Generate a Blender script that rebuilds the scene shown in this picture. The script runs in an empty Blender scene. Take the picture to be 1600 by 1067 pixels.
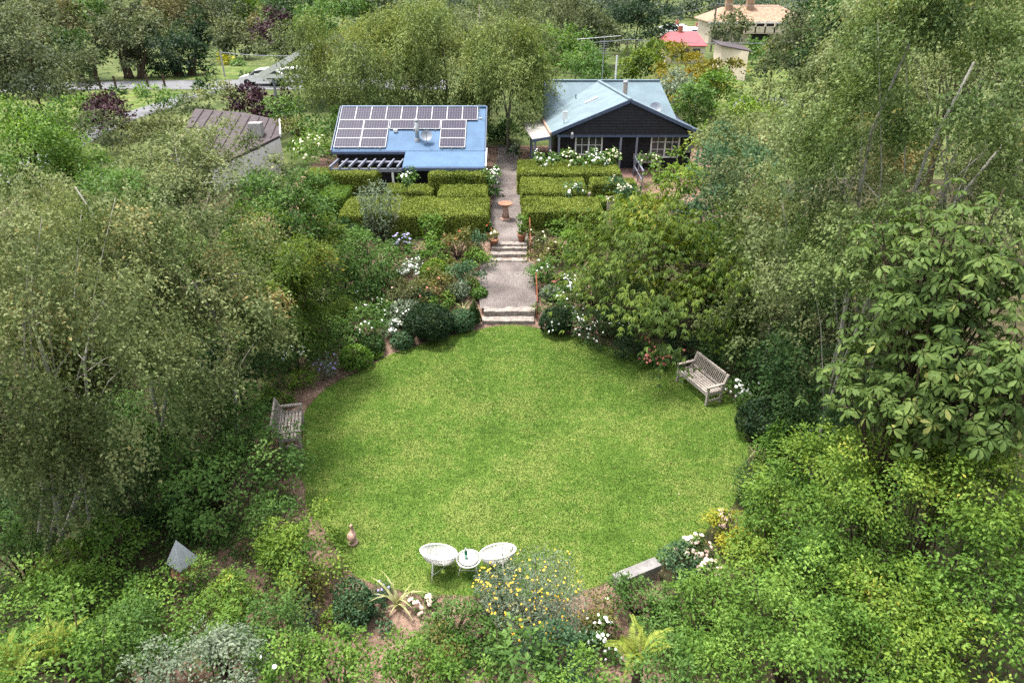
import bpy, math, random
import numpy as np

# ------------------------------------------------------------------ camera, sky, sun, exposure
scene = bpy.context.scene
FOC = 1600 / 36 * 24
PITCH = math.radians(29.07)
CAMH = 11.7
cam = bpy.data.cameras.new('camera'); cam.lens = 24; cam.sensor_width = 36; cam.clip_end = 3000; cam.clip_start = .1
camo = bpy.data.objects.new('camera', cam); scene.collection.objects.link(camo)
camo.location = (0, 0, CAMH); camo.rotation_euler = (math.pi / 2 - PITCH, 0, 0)
scene.camera = camo

SUN_DIR = np.array([-.26, .15, .95]); SUN_DIR /= np.linalg.norm(SUN_DIR)      # towards the sun
world = bpy.data.worlds.new('World'); scene.world = world; world.use_nodes = True
nt = world.node_tree; nt.nodes.clear()
sky = nt.nodes.new('ShaderNodeTexSky'); sky.sky_type = 'NISHITA'; sky.sun_disc = False
sky.sun_elevation = math.asin(SUN_DIR[2]); sky.sun_rotation = math.atan2(SUN_DIR[0], SUN_DIR[1])
sky.air_density = 1.0; sky.dust_density = 4.0; sky.ozone_density = 1.0
hsv = nt.nodes.new('ShaderNodeHueSaturation'); hsv.inputs['Saturation'].default_value = .35    # thin white cloud
bg = nt.nodes.new('ShaderNodeBackground'); bg.inputs['Strength'].default_value = .15
wo = nt.nodes.new('ShaderNodeOutputWorld')
nt.links.new(sky.outputs[0], hsv.inputs['Color']); nt.links.new(hsv.outputs[0], bg.inputs[0]); nt.links.new(bg.outputs[0], wo.inputs[0])

sl = bpy.data.lights.new('sun', 'SUN'); sl.energy = 2.2; sl.angle = math.radians(10); sl.color = (1, .965, .9)
so = bpy.data.objects.new('sun', sl); scene.collection.objects.link(so)
from mathutils import Vector, Matrix
so.rotation_euler = Vector(SUN_DIR).to_track_quat('Z', 'Y').to_euler(); so.location = (-20, 20, 40)

scene.view_settings.view_transform = 'Standard'; scene.view_settings.look = 'None'
scene.view_settings.gamma = 1; scene.view_settings.exposure = 1.42
scene.view_settings.use_curve_mapping = False
cy = scene.cycles
cy.max_bounces = 6; cy.diffuse_bounces = 3; cy.glossy_bounces = 2; cy.transmission_bounces = 3; cy.transparent_max_bounces = 6
cy.caustics_reflective = False; cy.caustics_refractive = False; cy.use_denoising = False

COL = scene.collection
# ------------------------------------------------------------------ where a point of the photograph lies in the garden
CS, SN = math.cos(PITCH), math.sin(PITCH)
def ray(px, py):
    u = (px - 800) / FOC; v = (py - 533.5) / FOC
    return u, CS - v * SN, -(SN + v * CS)
def at(px, py, Y):                   # the point at distance Y
    x, y, d = ray(px, py); t = Y / y
    return np.array([x * t, Y, CAMH + d * t])
def onz(px, py, z):                  # the point at height z
    x, y, d = ray(px, py); t = (z - CAMH) / d
    return np.array([x * t, y * t, z])
GK = [(-60, 0), (22.6, 0), (29.0, .9), (34, 1.0), (60, 1.0), (120, 1.0), (160, 2.0), (300, 10), (900, 60)]
def g(Y):
    return float(np.interp(Y, [k[0] for k in GK], [k[1] for k in GK]))
def depth(p):                        # distance along the lens axis
    return p[1] * CS + (CAMH - p[2]) * SN

# ------------------------------------------------------------------ materials
MATS = {}
def newmat(name):
    m = bpy.data.materials.new(name); m.use_nodes = True
    n = m.node_tree; b = n.nodes['Principled BSDF']
    MATS[name] = m
    return m, n, b
def plain(name, col, rough=.6, spec=.4, metal=0, noise=.12, scale=6, bump=0, bscale=40, dark=None):
    m, n, b = newmat(name)
    tc = n.nodes.new('ShaderNodeTexCoord'); no = n.nodes.new('ShaderNodeTexNoise')
    no.inputs['Scale'].default_value = scale; no.inputs['Detail'].default_value = 6; no.inputs['Roughness'].default_value = .65
    n.links.new(tc.outputs['Object'], no.inputs['Vector'])
    rp = n.nodes.new('ShaderNodeValToRGB')
    c0 = dark if dark else tuple(c * (1 - 2.2 * noise) for c in col); c1 = tuple(min(1, c * (1 + 1.4 * noise)) for c in col)
    rp.color_ramp.elements[0].position = .3; rp.color_ramp.elements[1].position = .7
    rp.color_ramp.elements[0].color = (*c0, 1); rp.color_ramp.elements[1].color = (*c1, 1)
    n.links.new(no.outputs[0], rp.inputs[0]); n.links.new(rp.outputs[0], b.inputs['Base Color'])
    b.inputs['Roughness'].default_value = rough; b.inputs['Specular IOR Level'].default_value = spec; b.inputs['Metallic'].default_value = metal
    if bump:
        n2 = n.nodes.new('ShaderNodeTexNoise'); n2.inputs['Scale'].default_value = bscale; n2.inputs['Detail'].default_value = 4
        n.links.new(tc.outputs['Object'], n2.inputs['Vector'])
        bp = n.nodes.new('ShaderNodeBump'); bp.inputs['Strength'].default_value = bump; bp.inputs['Distance'].default_value = .03
        n.links.new(n2.outputs[0], bp.inputs['Height']); n.links.new(bp.outputs[0], b.inputs['Normal'])
    return m
def ribbed(name, col, axis='X', pitch=.09, strength=.35, rough=.65, noise=.08, spec=.15):
    m = plain(name, col, rough, spec, 0, noise, 1.3)
    n = m.node_tree; b = n.nodes['Principled BSDF']
    tc = n.nodes.new('ShaderNodeTexCoord'); w = n.nodes.new('ShaderNodeTexWave'); w.bands_direction = axis
    w.inputs['Scale'].default_value = .314 / pitch; n.links.new(tc.outputs['Object'], w.inputs['Vector'])
    bp = n.nodes.new('ShaderNodeBump'); bp.inputs['Strength'].default_value = strength; bp.inputs['Distance'].default_value = .02
    n.links.new(w.outputs[1], bp.inputs['Height']); n.links.new(bp.outputs[0], b.inputs['Normal'])
    return m
def leafmat(name, c0, c1, c2, accent=None, trans=.3, rough=.6, spec=.22):
    m, n, b = newmat(name)
    a = n.nodes.new('ShaderNodeAttribute'); a.attribute_name = 'tint'
    rp = n.nodes.new('ShaderNodeValToRGB'); e = rp.color_ramp.elements
    e[0].position = .12; e[0].color = (*c0, 1); e[1].position = .5; e[1].color = (*c1, 1)
    k = e.new(.86); k.color = (*c2, 1)
    if accent: k = e.new(.97); k.color = (*accent, 1)
    n.links.new(a.outputs['Fac'], rp.inputs[0]); n.links.new(rp.outputs[0], b.inputs['Base Color'])
    b.inputs['Roughness'].default_value = rough; b.inputs['Specular IOR Level'].default_value = spec
    t = n.nodes.new('ShaderNodeBsdfTranslucent'); mx = n.nodes.new('ShaderNodeMixShader'); mx.inputs[0].default_value = trans
    br = n.nodes.new('ShaderNodeHueSaturation'); br.inputs['Saturation'].default_value = 1.1; br.inputs['Value'].default_value = 1.25; br.inputs['Hue'].default_value = .49
    n.links.new(rp.outputs[0], br.inputs['Color']); n.links.new(br.outputs[0], t.inputs['Color'])
    n.links.new(b.outputs[0], mx.inputs[1]); n.links.new(t.outputs[0], mx.inputs[2])
    n.links.new(mx.outputs[0], n.nodes['Material Output'].inputs['Surface'])
    return m
LM = {
 'birch':  leafmat('birch_leaf', (.055,.085,.026), (.145,.185,.065), (.28,.32,.14), (.34,.26,.1)),
 'birchg': leafmat('green_birch_leaf', (.045,.085,.02), (.13,.19,.052), (.27,.33,.125), (.36,.3,.1)),
 'birchb': leafmat('brown_birch_leaf', (.05,.08,.024), (.14,.182,.058), (.28,.32,.135), (.34,.29,.11)),
 'green':  leafmat('green_leaf', (.028,.075,.013), (.075,.155,.03), (.16,.27,.065)),
 'bright': leafmat('bright_leaf', (.034,.095,.012), (.1,.195,.028), (.21,.34,.06)),
 'lime':   leafmat('lime_leaf', (.042,.105,.012), (.122,.21,.026), (.25,.345,.055), (.4,.38,.06)),
 'yellow': leafmat('yellow_leaf', (.10,.13,.012), (.27,.28,.025), (.46,.42,.05)),
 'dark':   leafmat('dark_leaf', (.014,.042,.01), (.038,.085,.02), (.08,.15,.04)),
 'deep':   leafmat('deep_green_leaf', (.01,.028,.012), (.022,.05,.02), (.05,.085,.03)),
 'blue':   leafmat('blue_green_leaf', (.024,.065,.03), (.06,.128,.056), (.13,.215,.1)),
 'grey':   leafmat('grey_leaf', (.07,.11,.065), (.16,.21,.13), (.3,.35,.24)),
 'olive':  leafmat('olive_leaf', (.035,.05,.014), (.085,.105,.032), (.17,.18,.065)),
 'gum':    leafmat('gum_leaf', (.032,.05,.022), (.085,.112,.045), (.175,.2,.09)),
 'gumb':   leafmat('brown_gum_leaf', (.05,.055,.022), (.125,.122,.045), (.23,.205,.085)),
 'purple': leafmat('purple_leaf', (.016,.007,.012), (.04,.016,.024), (.085,.035,.045), trans=.15),
 'hedge':  leafmat('hedge_leaf', (.065,.11,.014), (.185,.235,.036), (.31,.345,.07), trans=.2),
 'willow': leafmat('willow_leaf', (.055,.085,.02), (.145,.2,.052), (.28,.335,.1), (.36,.34,.1)),
 'maple':  leafmat('maple_leaf', (.03,.065,.01), (.09,.15,.02), (.21,.27,.04), (.36,.3,.05)),
 'amber':  leafmat('amber_leaf', (.07,.08,.012), (.18,.17,.02), (.34,.27,.035), (.42,.2,.03)),
 'rust':   leafmat('rust_green_leaf', (.05,.065,.015), (.12,.13,.03), (.22,.2,.06), (.3,.12,.05)),
 'horse':  leafmat('big_leaf', (.035,.07,.014), (.088,.145,.032), (.18,.25,.065), (.32,.31,.09)),
 'fern':   leafmat('fern_leaf', (.08,.13,.012), (.2,.26,.035), (.34,.38,.07), trans=.3),
 'straw':  leafmat('straw_blade', (.22,.24,.08), (.42,.42,.2), (.6,.58,.35)),
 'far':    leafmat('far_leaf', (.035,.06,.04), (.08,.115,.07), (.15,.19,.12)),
}
def petal(name, c):
    m, n, b = newmat(name); b.inputs['Base Color'].default_value = (*c, 1); b.inputs['Roughness'].default_value = .7
    return m
FM = {'white': petal('white_petal', (.85,.85,.78)), 'cream': petal('cream_petal', (.8,.74,.5)), 'pink': petal('pink_petal', (.75,.22,.2)),
      'magenta': petal('magenta_petal', (.75,.08,.3)), 'blush': petal('blush_petal', (.7,.5,.42)), 'yellow': petal('yellow_petal', (.8,.5,.03)),
      'violet': petal('violet_petal', (.35,.3,.62)), 'red': petal('red_petal', (.5,.06,.03))}
bark_w = plain('birch_bark', (.36,.34,.29), .8, .2, 0, .3, 9, .4, 30)
bark_b = plain('brown_bark', (.09,.065,.045), .9, .1, 0, .25, 8, .6, 25)
bark_g = plain('grey_bark', (.2,.175,.14), .9, .1, 0, .25, 8, .6, 25)
M_shade_core = plain('shade_core', (.03,.04,.014), .95, .05, 0, .3, 8)  # for solid plant cores: the shade between leaves is put into this dark colour
M_white = plain('white_paint', (.78,.77,.74), .5, .4, 0, .04, 5)
M_wood = plain('weathered_timber', (.4,.35,.31), .85, .2, 0, .22, 14, .3, 40)
M_sleeper = plain('old_sleeper', (.3,.26,.23), .9, .1, 0, .25, 7, .8, 22)
M_black = plain('black_stain', (.018,.017,.022), .65, .3, 0, .2, 5)
M_trim = plain('blue_trim', (.075,.1,.17), .5, .4, 0, .1, 5)
M_grey = plain('grey_paint', (.2,.21,.26), .55, .4, 0, .1, 5)
M_blue = ribbed('blue_roof_sheet', (.098,.168,.272), 'X', .2, .05, .7)
M_teal = ribbed('teal_roof_sheet', (.175,.232,.258), 'Y', .12, .08, .7)
M_teal2 = ribbed('teal_roof_sheet_back', (.16,.218,.25), 'X', .16, .2, .7)
M_tan = ribbed('tan_roof_sheet', (.42,.39,.35), 'Y', .12, .2, .6)
M_metal = plain('galvanised_metal', (.42,.43,.44), .4, .5, .6, .12, 8)
M_frame = plain('panel_aluminium', (.5,.5,.52), .5, .3, 0, .08, 5)
M_dish = plain('dish_grey', (.22,.24,.28), .5, .4, 0, .08, 6)
M_terra = plain('terracotta', (.36,.17,.11), .85, .2, 0, .2, 14, .3, 50)
M_terral = plain('pale_terracotta', (.5,.32,.25), .85, .2, 0, .22, 16, .3, 50)
M_rust = plain('rusty_steel', (.22,.08,.04), .9, .2, 0, .3, 20)
M_glassd = plain('dark_window_glass', (.07,.072,.075), .12, .5, 0, .3, 2)
M_cream = plain('cream_render', (.62,.53,.42), .8, .2, 0, .08, 3)
M_brown = plain('brown_roof_tile', (.08,.063,.066), .75, .25, 0, .2, 4)
M_redroof = plain('red_roof', (.36,.09,.1), .6, .3, 0, .1, 2)
M_orange = plain('orange_tile', (.36,.235,.16), .8, .2, 0, .22, 2.5)
M_stone = plain('pale_stone', (.4,.38,.36), .9, .2, 0, .2, 10, .3, 30)
M_road = plain('road_asphalt', (.17,.17,.18), .9, .2, 0, .1, 1.5)
M_tyre = plain('tyre_rubber', (.02,.02,.02), .8, .2)
M_brick = plain('red_paving', (.2,.12,.1), .85, .2, 0, .25, 8)
m, n, b = newmat('green_glass'); b.inputs['Base Color'].default_value = (.01,.22,.09,1); b.inputs['Roughness'].default_value = .08; b.inputs['Transmission Weight'].default_value = .35; M_bottle = m
m, n, b = newmat('solar_cell')                       # a fine grid of pale lines printed on dark cells
tc = n.nodes.new('ShaderNodeTexCoord'); bk = n.nodes.new('ShaderNodeTexBrick'); bk.offset = 0; bk.squash = 1
bk.inputs['Color1'].default_value = (.016,.014,.034,1); bk.inputs['Color2'].default_value = (.026,.021,.042,1); bk.inputs['Mortar'].default_value = (.14,.13,.17,1)
bk.inputs['Scale'].default_value = 1; bk.inputs['Mortar Size'].default_value = .008; bk.inputs['Brick Width'].default_value = .135; bk.inputs['Row Height'].default_value = .135
n.links.new(tc.outputs['UV'], bk.inputs['Vector']); n.links.new(bk.outputs[0], b.inputs['Base Color']); b.inputs['Roughness'].default_value = .45; b.inputs['Specular IOR Level'].default_value = .12
M_cell = m

# ------------------------------------------------------------------ mesh helpers
def mesh_np(name, V, Fc, mats, tint=None, mi=None, smooth=False):
    V = np.asarray(V, dtype=np.float32); Fc = np.asarray(Fc, dtype=np.int32)
    me = bpy.data.meshes.new(name); k = Fc.shape[1]; nf = len(Fc)
    me.vertices.add(len(V)); me.vertices.foreach_set('co', V.ravel())
    me.loops.add(nf * k); me.loops.foreach_set('vertex_index', Fc.ravel())
    me.polygons.add(nf); me.polygons.foreach_set('loop_start', np.arange(0, nf * k, k, dtype=np.int32))
    if smooth: me.polygons.foreach_set('use_smooth', np.ones(nf, bool))
    for mm in (mats if isinstance(mats, (list, tuple)) else [mats]): me.materials.append(mm)
    if mi is not None: me.polygons.foreach_set('material_index', np.asarray(mi, dtype=np.int32))
    me.update(calc_edges=True)
    if tint is not None:
        at_ = me.attributes.new('tint', 'FLOAT', 'FACE'); at_.data.foreach_set('value', np.asarray(tint, dtype=np.float32))
    return me
def tag(o, label=None, cat=None, group=None, kind=None):
    if label: o['label'] = label
    if cat: o['category'] = cat
    if group: o['group'] = group
    if kind: o['kind'] = kind
    return o
def link(name, me, parent=None, loc=(0, 0, 0)):
    o = bpy.data.objects.new(name, me); COL.objects.link(o); o.location = tuple(float(v) for v in loc)
    if parent is not None: o.parent = parent
    return o
def root(name, loc, label, cat, group=None):
    o = bpy.data.objects.new(name, None); COL.objects.link(o); o.location = tuple(float(v) for v in loc); o.empty_display_size = .2
    return tag(o, label, cat, group)
def origin(p):
    v = np.zeros(3)
    while p is not None: v += np.array(p.location); p = p.parent
    return v
class MB:                                   # collects shapes in world coordinates, links them as one mesh
    def __init__(s): s.v = []; s.f = []
    def add(s, vs, fs):
        k = len(s.v); s.v += [tuple(float(c) for c in p) for p in vs]; s.f += [tuple(k + i for i in f) for f in fs]; return s
    def box(s, c, size, rz=0, tilt=None):
        hx, hy, hz = [q / 2 for q in size]; ca, sa = math.cos(rz), math.sin(rz); vs = []
        for z in (-hz, hz):
            for x, y in ((-hx, -hy), (hx, -hy), (hx, hy), (-hx, hy)): vs.append((c[0] + x * ca - y * sa, c[1] + x * sa + y * ca, c[2] + z))
        return s.add(vs, [(3,2,1,0),(4,5,6,7),(0,1,5,4),(1,2,6,5),(2,3,7,6),(3,0,4,7)])
    def bar(s, a, b_, w, h, up=(0, 0, 1)):  # rectangular bar from a to b
        a = np.array(a, float); b_ = np.array(b_, float); d = b_ - a; d /= np.linalg.norm(d); u = np.array(up, float)
        if abs(d @ u) > .95: u = np.array((0, 1., 0))
        sd = np.cross(d, u); sd /= np.linalg.norm(sd); u = np.cross(sd, d); vs = []
        for p in (a, b_):
            for i, j in ((-1,-1),(1,-1),(1,1),(-1,1)): vs.append(p + sd * i * w / 2 + u * j * h / 2)
        return s.add(vs, [(3,2,1,0),(4,5,6,7),(0,1,5,4),(1,2,6,5),(2,3,7,6),(3,0,4,7)])
    def slab(s, poly, t):                   # a polygon thickened downwards by t
        k = len(poly); p = [np.array(q, float) for q in poly]; vs = p + [q - np.array((0, 0, t)) for q in p]
        return s.add(vs, [tuple(range(k)), tuple(range(2*k-1, k-1, -1))] + [(i, k+i, k+(i+1)%k, (i+1)%k) for i in range(k)])
    def prism(s, poly, off):                # a polygon extruded along a vector
        k = len(poly); p = [np.array(q, float) for q in poly]; vs = p + [q + np.array(off, float) for q in p]
        return s.add(vs, [tuple(range(k)), tuple(range(2*k-1, k-1, -1))] + [(i, k+i, k+(i+1)%k, (i+1)%k) for i in range(k)])
    def tube(s, pts, rs, n=7, closed=False):
        pts = [np.array(p, float) for p in pts]; m_ = len(pts)
        if not hasattr(rs, '__len__'): rs = [rs] * m_
        vs = []; ref = np.array((.31, .17, .93))
        for i, p in enumerate(pts):
            if closed: d = pts[(i+1) % m_] - pts[i-1]
            else: d = pts[min(i+1, m_-1)] - pts[max(i-1, 0)]
            d = d / (np.linalg.norm(d) + 1e-9); a = np.cross(d, ref); a /= np.linalg.norm(a) + 1e-9; c = np.cross(d, a)
            for k in range(n):
                t = 2 * math.pi * k / n; vs.append(p + rs[i] * (a * math.cos(t) + c * math.sin(t)))
        fs = []
        for i in range(m_ if closed else m_ - 1):
            j = (i + 1) % m_
            for k in range(n): fs.append((i*n+k, i*n+(k+1)%n, j*n+(k+1)%n, j*n+k))
        if not closed: fs += [tuple(range(n-1, -1, -1)), tuple((m_-1)*n + k for k in range(n))]
        return s.add(vs, fs)
    def lathe(s, c, prof, n=20):            # profile (radius, height) turned about a vertical axis
        vs = []; fs = []
        for r, z in prof:
            for k in range(n):
                t = 2*math.pi*k/n; vs.append((c[0]+r*math.cos(t), c[1]+r*math.sin(t), c[2]+z))
        for i in range(len(prof)-1):
            for k in range(n): fs.append((i*n+k, i*n+(k+1)%n, (i+1)*n+(k+1)%n, (i+1)*n+k))
        fs += [tuple(range(n-1,-1,-1)), tuple((len(prof)-1)*n+k for k in range(n))]
        return s.add(vs, fs)
    def build(s, name, mat, parent=None, smooth=False, loc=None):
        o0 = origin(parent) if parent is not None else np.array(loc if loc is not None else (0, 0, 0), float)
        me = bpy.data.meshes.new(name); me.from_pydata([(v[0]-o0[0], v[1]-o0[1], v[2]-o0[2]) for v in s.v], [], s.f)
        me.materials.append(mat)
        if smooth: me.polygons.foreach_set('use_smooth', np.ones(len(me.polygons), bool))
        me.update()
        return link(name, me, parent, o0 if parent is None else (0, 0, 0))

# ------------------------------------------------------------------ foliage
def unit(v): return v / (np.linalg.norm(v, axis=-1, keepdims=True) + 1e-9)
TRI = 0
def leaf_geo(c, a, n, L, W, fold=.22, droop=.12):
    a = unit(a); s = unit(np.cross(a, n)); n2 = np.cross(s, a)
    L = L[:, None]; W = W[:, None]
    mid = c + a * L * .48
    V = np.stack([c, mid - s * W / 2 + n2 * W * fold, c + a * L - n2 * L * droop, mid + s * W / 2 + n2 * W * fold], 1).reshape(-1, 3)
    Fc = np.arange(len(c) * 4).reshape(-1, 4)
    return V, Fc
def leaf_broad(c, a, n, L, W):             # a rounder leaf with a midrib, wider towards its tip
    a = unit(a); s = unit(np.cross(a, n)); n2 = np.cross(s, a); L = L[:, None]; W = W[:, None]
    b_ = c; m_ = c + a * L * .55 - n2 * L * .03; tip = c + a * L - n2 * L * .24
    l1 = c + a * L * .3 + s * W * .3 + n2 * W * .1; l2 = c + a * L * .7 + s * W * .5 + n2 * W * .06 - n2 * L * .08
    r1 = c + a * L * .3 - s * W * .3 + n2 * W * .1; r2 = c + a * L * .7 - s * W * .5 + n2 * W * .06 - n2 * L * .08
    V = np.stack([b_, m_, tip, l1, l2, r1, r2], 1).reshape(-1, 3); k = np.arange(len(c))[:, None, None] * 7
    Fc = (np.array([[0,1,3],[3,1,4],[1,2,4],[1,0,5],[1,5,6],[2,1,6]])[None] + k).reshape(-1, 3)
    return V, Fc
def rand_dirs(rng, k, zmin=-1):
    d = rng.normal(size=(k * 3 + 20, 3)); d = unit(d); d = d[d[:, 2] > zmin][:k]
    return d
def lobes(rng, d, amt):
    v = np.ones(len(d))
    for _ in range(5):
        w = unit(rng.normal(size=3)); f = rng.uniform(2, 5); v += amt * .55 * np.sin(f * (d @ w) + rng.uniform(0, 6.3))
    return v
def crown_arrays(rng, style, C, R, L, W, N, ncl, lob=.25, flat=.55, zmin=-.55, cs=None, droop=1.):
    R = np.array(R, float); mr = float(R.mean())
    d = rand_dirs(rng, ncl, zmin); ncl = len(d)
    u = rng.random(ncl); rad = (.45 + .6 * u ** .5) * lobes(rng, d, lob)
    cc = C + d * rad[:, None] * R
    if cs is None: cs = mr * .92 / ncl ** .34
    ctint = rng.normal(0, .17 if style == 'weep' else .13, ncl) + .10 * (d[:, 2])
    out = unit((cc - C) / R)
    if style == 'weep':
        per = 14; ns = max(1, N // (ncl * per)); tot = ncl * ns; ci = np.repeat(np.arange(ncl), ns)
        st = cc[ci] + rng.normal(size=(tot, 3)) * cs * (.5, .5, .3)
        hc = unit(out * (1, 1, 0) + rng.normal(size=(ncl, 3)) * (.5, .5, 0))
        h = unit(hc[ci] + rng.normal(size=(tot, 3)) * (.32, .32, 0))
        ln = rng.uniform(.5, 1.25, tot) * droop * max(.5, cs * 1.3)
        si = np.repeat(np.arange(tot), per); t = rng.random(tot * per); l_ = ln[si]
        pos = st[si] + h[si] * (l_ * .55 * t ** .7)[:, None]; pos[:, 2] += l_ * (.18 * np.sin(np.minimum(1, t * 2) * 1.57) - .95 * t ** 1.7)
        pos += rng.normal(size=pos.shape) * L * .55
        a = unit(np.array((0, 0, -.55)) + h[si] * .5 + rng.normal(size=pos.shape) * .6)
        n = unit(h[si] * .6 + np.array((0, 0, .8)) + rng.normal(size=pos.shape) * .38)
        k = ci[si]
    elif style in ('whorl', 'fan'):
        per = 7 if style == 'whorl' else 9; nr = max(1, N // (ncl * per)); tot = ncl * nr; ci = np.repeat(np.arange(ncl), nr)
        off = rng.normal(size=(tot, 3)) * cs * (.8, .8, .35); off[:, 2] -= .35 * (off[:, 0]**2 + off[:, 1]**2) / cs
        st = cc[ci] + off
        si = np.repeat(np.arange(tot), per); j = np.tile(np.arange(per), tot)
        if style == 'whorl':
            ang = j * 2 * math.pi / per + rng.uniform(0, 6.3, tot)[si] + rng.normal(0, .15, len(si))
            tl = unit(np.array((0, 0, 1.)) + out[ci] * .45 + rng.normal(size=(tot, 3)) * .25)[si]
            e1 = unit(np.cross(tl, np.array((.3, .2, .9)))); e2 = np.cross(tl, e1)
            a = e1 * np.cos(ang)[:, None] + e2 * np.sin(ang)[:, None] - tl * rng.uniform(.05, .5, len(si))[:, None]
            a[:, 2] -= .12; n = unit(tl + rng.normal(size=a.shape) * .12); pos = st[si] + a * L * .12
        else:
            h = unit(out[ci] * (1, 1, 0) + rng.normal(size=(tot, 3)) * (.45, .45, 0)); sd = np.stack([-h[:, 1], h[:, 0], np.zeros(tot)], 1)
            sp = (j - (per - 1) / 2) / (per / 2)
            a = h[si] * (1.05 - .5 * np.abs(sp))[:, None] + sd[si] * (sp * .95)[:, None]; a[:, 2] -= rng.uniform(.35, .95, len(si)) * droop
            a = unit(a + rng.normal(size=a.shape) * .1); n = unit(h[si] * .45 + np.array((0, 0, 1.)) + rng.normal(size=a.shape) * .2)
            pos = st[si] + h[si] * (L * .5 * rng.random(len(si)))[:, None]
        k = ci[si]
    elif style == 'upright':
        per = 16; ns = max(6, N // per); d0 = rng.uniform(0, 6.3, ns); rr = np.sqrt(rng.random(ns))
        top = C + np.stack([np.cos(d0) * rr * R[0], np.sin(d0) * rr * R[1], R[2] * (1 - .35 * rr**2) * rng.uniform(.65, 1.05, ns)], 1)
        base = C + np.stack([np.cos(d0) * rr * R[0] * .45, np.sin(d0) * rr * R[1] * .45, -R[2] * np.ones(ns)], 1)
        si = np.repeat(np.arange(ns), per); t = rng.random(ns * per) ** .7
        pos = base[si] * (1 - t[:, None]) + top[si] * t[:, None] + rng.normal(size=(ns * per, 3)) * L * .25
        st = unit(top - base)[si]; a = unit(st * .7 + rng.normal(size=pos.shape) * .75 * (1, 1, .5)); n = unit(rng.normal(size=pos.shape) * .5 + np.array((0, 0, 1.)) + (pos - C) * .3)
        k = np.zeros(len(pos), int); ctint = rng.normal(0, .1, ns); k = si
    elif style == 'mound':
        dd = rand_dirs(rng, int(N * 1.8), -.35); N = len(dd); th = 1 - .16 * rng.random(N) ** 1.5
        lb = lobes(rng, dd, lob * .35) * th
        pos = C + dd * R * lb[:, None]
        a = unit(dd * .5 + rng.normal(size=pos.shape) * .8); n = unit(dd + rng.normal(size=pos.shape) * .45)
        q = (np.sin(dd[:, 0] * 7) + np.sin(dd[:, 1] * 9 + 1) + np.sin(dd[:, 2] * 8)) * .04
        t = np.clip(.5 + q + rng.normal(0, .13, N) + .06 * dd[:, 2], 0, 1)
        return pos, a, n, L * rng.uniform(.7, 1.2, N), W * rng.uniform(.7, 1.2, N), t, cc
    else:                                   # broad sprays, domed and dipping at their rims
        m_ = max(1, N // ncl); k = np.repeat(np.arange(ncl), m_)
        sc = (rng.uniform(.7, 1.3, ncl) * cs)[k]
        off = rng.normal(size=(len(k), 3)) * (.62, .62, .62 * flat)
        off[:, 2] += .3 - .42 * (off[:, 0]**2 + off[:, 1]**2)
        pos = cc[k] + off * sc[:, None] 
        a = unit(out[k] * .5 + off * (.7, .7, .3) + rng.normal(size=pos.shape) * .55 + np.array((0, 0, -.2)))
        n = unit(np.array((0, 0, .75)) + out[k] * .45 + off * (.75, .75, .5) + rng.normal(size=pos.shape) * .3)
    q = np.linalg.norm((pos - C) / R, axis=1); pos = C + (pos - C) / max(1., float(np.quantile(q, .80)))
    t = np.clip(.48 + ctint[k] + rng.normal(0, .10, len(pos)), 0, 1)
    return pos, a, n, L * rng.uniform(.5, 1.3, len(pos)), W * rng.uniform(.6, 1.3, len(pos)), t, cc

def limb_mesh(mb, rng, base, stems, targets, r0, share=4):
    for (a, b_) in stems:
        pts = []; 
        for i in range(7):
            t = i / 6; p = np.array(a) * (1 - t) + np.array(b_) * t + np.array((math.sin(t * 5 + r0 * 90), math.cos(t * 4 + a[0] * 3), 0)) * .07 * np.linalg.norm(np.array(b_) - a) * t
            pts.append(p)
        mb.tube(pts, [r0 * (1 - .72 * i / 6) * (1.35 if i == 0 else 1) for i in range(7)], 8)
        for tg in targets[rng.permutation(len(targets))[:max(4, len(targets) // (share * len(stems)))]]:
            i = rng.integers(2, 6); p = pts[i]; q = (p + tg) / 2 + np.array((0, 0, .12 * np.linalg.norm(tg - p)))
            r = r0 * (1 - .72 * i / 6) * .42
            mb.tube([p, (p + q) / 2 + np.array((0, 0, .03)), q, (q + tg) / 2 + np.array((0, 0, .02)), tg], [r, r * .8, r * .6, r * .42, r * .22], 5)

PSEED = [11]
def bloom_mesh(rng, P, Nn, size, mat):
    k = len(P); e1 = unit(np.cross(Nn, rng.normal(size=(k, 3)))); e2 = np.cross(Nn, e1); sz = (size * rng.uniform(.65, 1.2, k))[:, None]
    V = [P + Nn * sz * .35]
    for j in range(6):
        t = j * math.pi / 3; V.append(P + (e1 * math.cos(t) + e2 * math.sin(t)) * sz * rng.uniform(.42, .58, (k, 1)))
    V = np.stack(V, 1).reshape(-1, 3); b0 = np.arange(k)[:, None] * 7
    Fc = np.concatenate([np.concatenate([b0, b0 + 1 + j, b0 + 1 + (j + 1) % 6], 1) for j in range(6)], 0)
    return mesh_np('blossoms', V, Fc, mat)
def fit(px, py, rx, ry, Y):
    """world centre and radii of an ellipsoid that stands at distance Y"""
    c = at(px, py, Y); z = depth(c); r = rx * z / FOC; _, fw, dn = ray(px, py); al = math.atan2(-dn, fw)
    p = ry * z / FOC; q = p * p - (min(r, p * .95) * .9 * math.sin(al))**2
    rz = math.sqrt(max(q, (.45 * p)**2)) / math.cos(al)
    return c, r, rz, z
def seat(px, py, rx, ry, sink):
    lo, hi = 2.0, 160.0
    for _ in range(50):
        Y = (lo + hi) / 2; c, r, rz, z = fit(px, py, rx, ry, Y)
        if c[2] - rz * sink > g(Y): lo = Y
        else: hi = Y
    return Y
NPLANT = 0
SINGLE = {}
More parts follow.
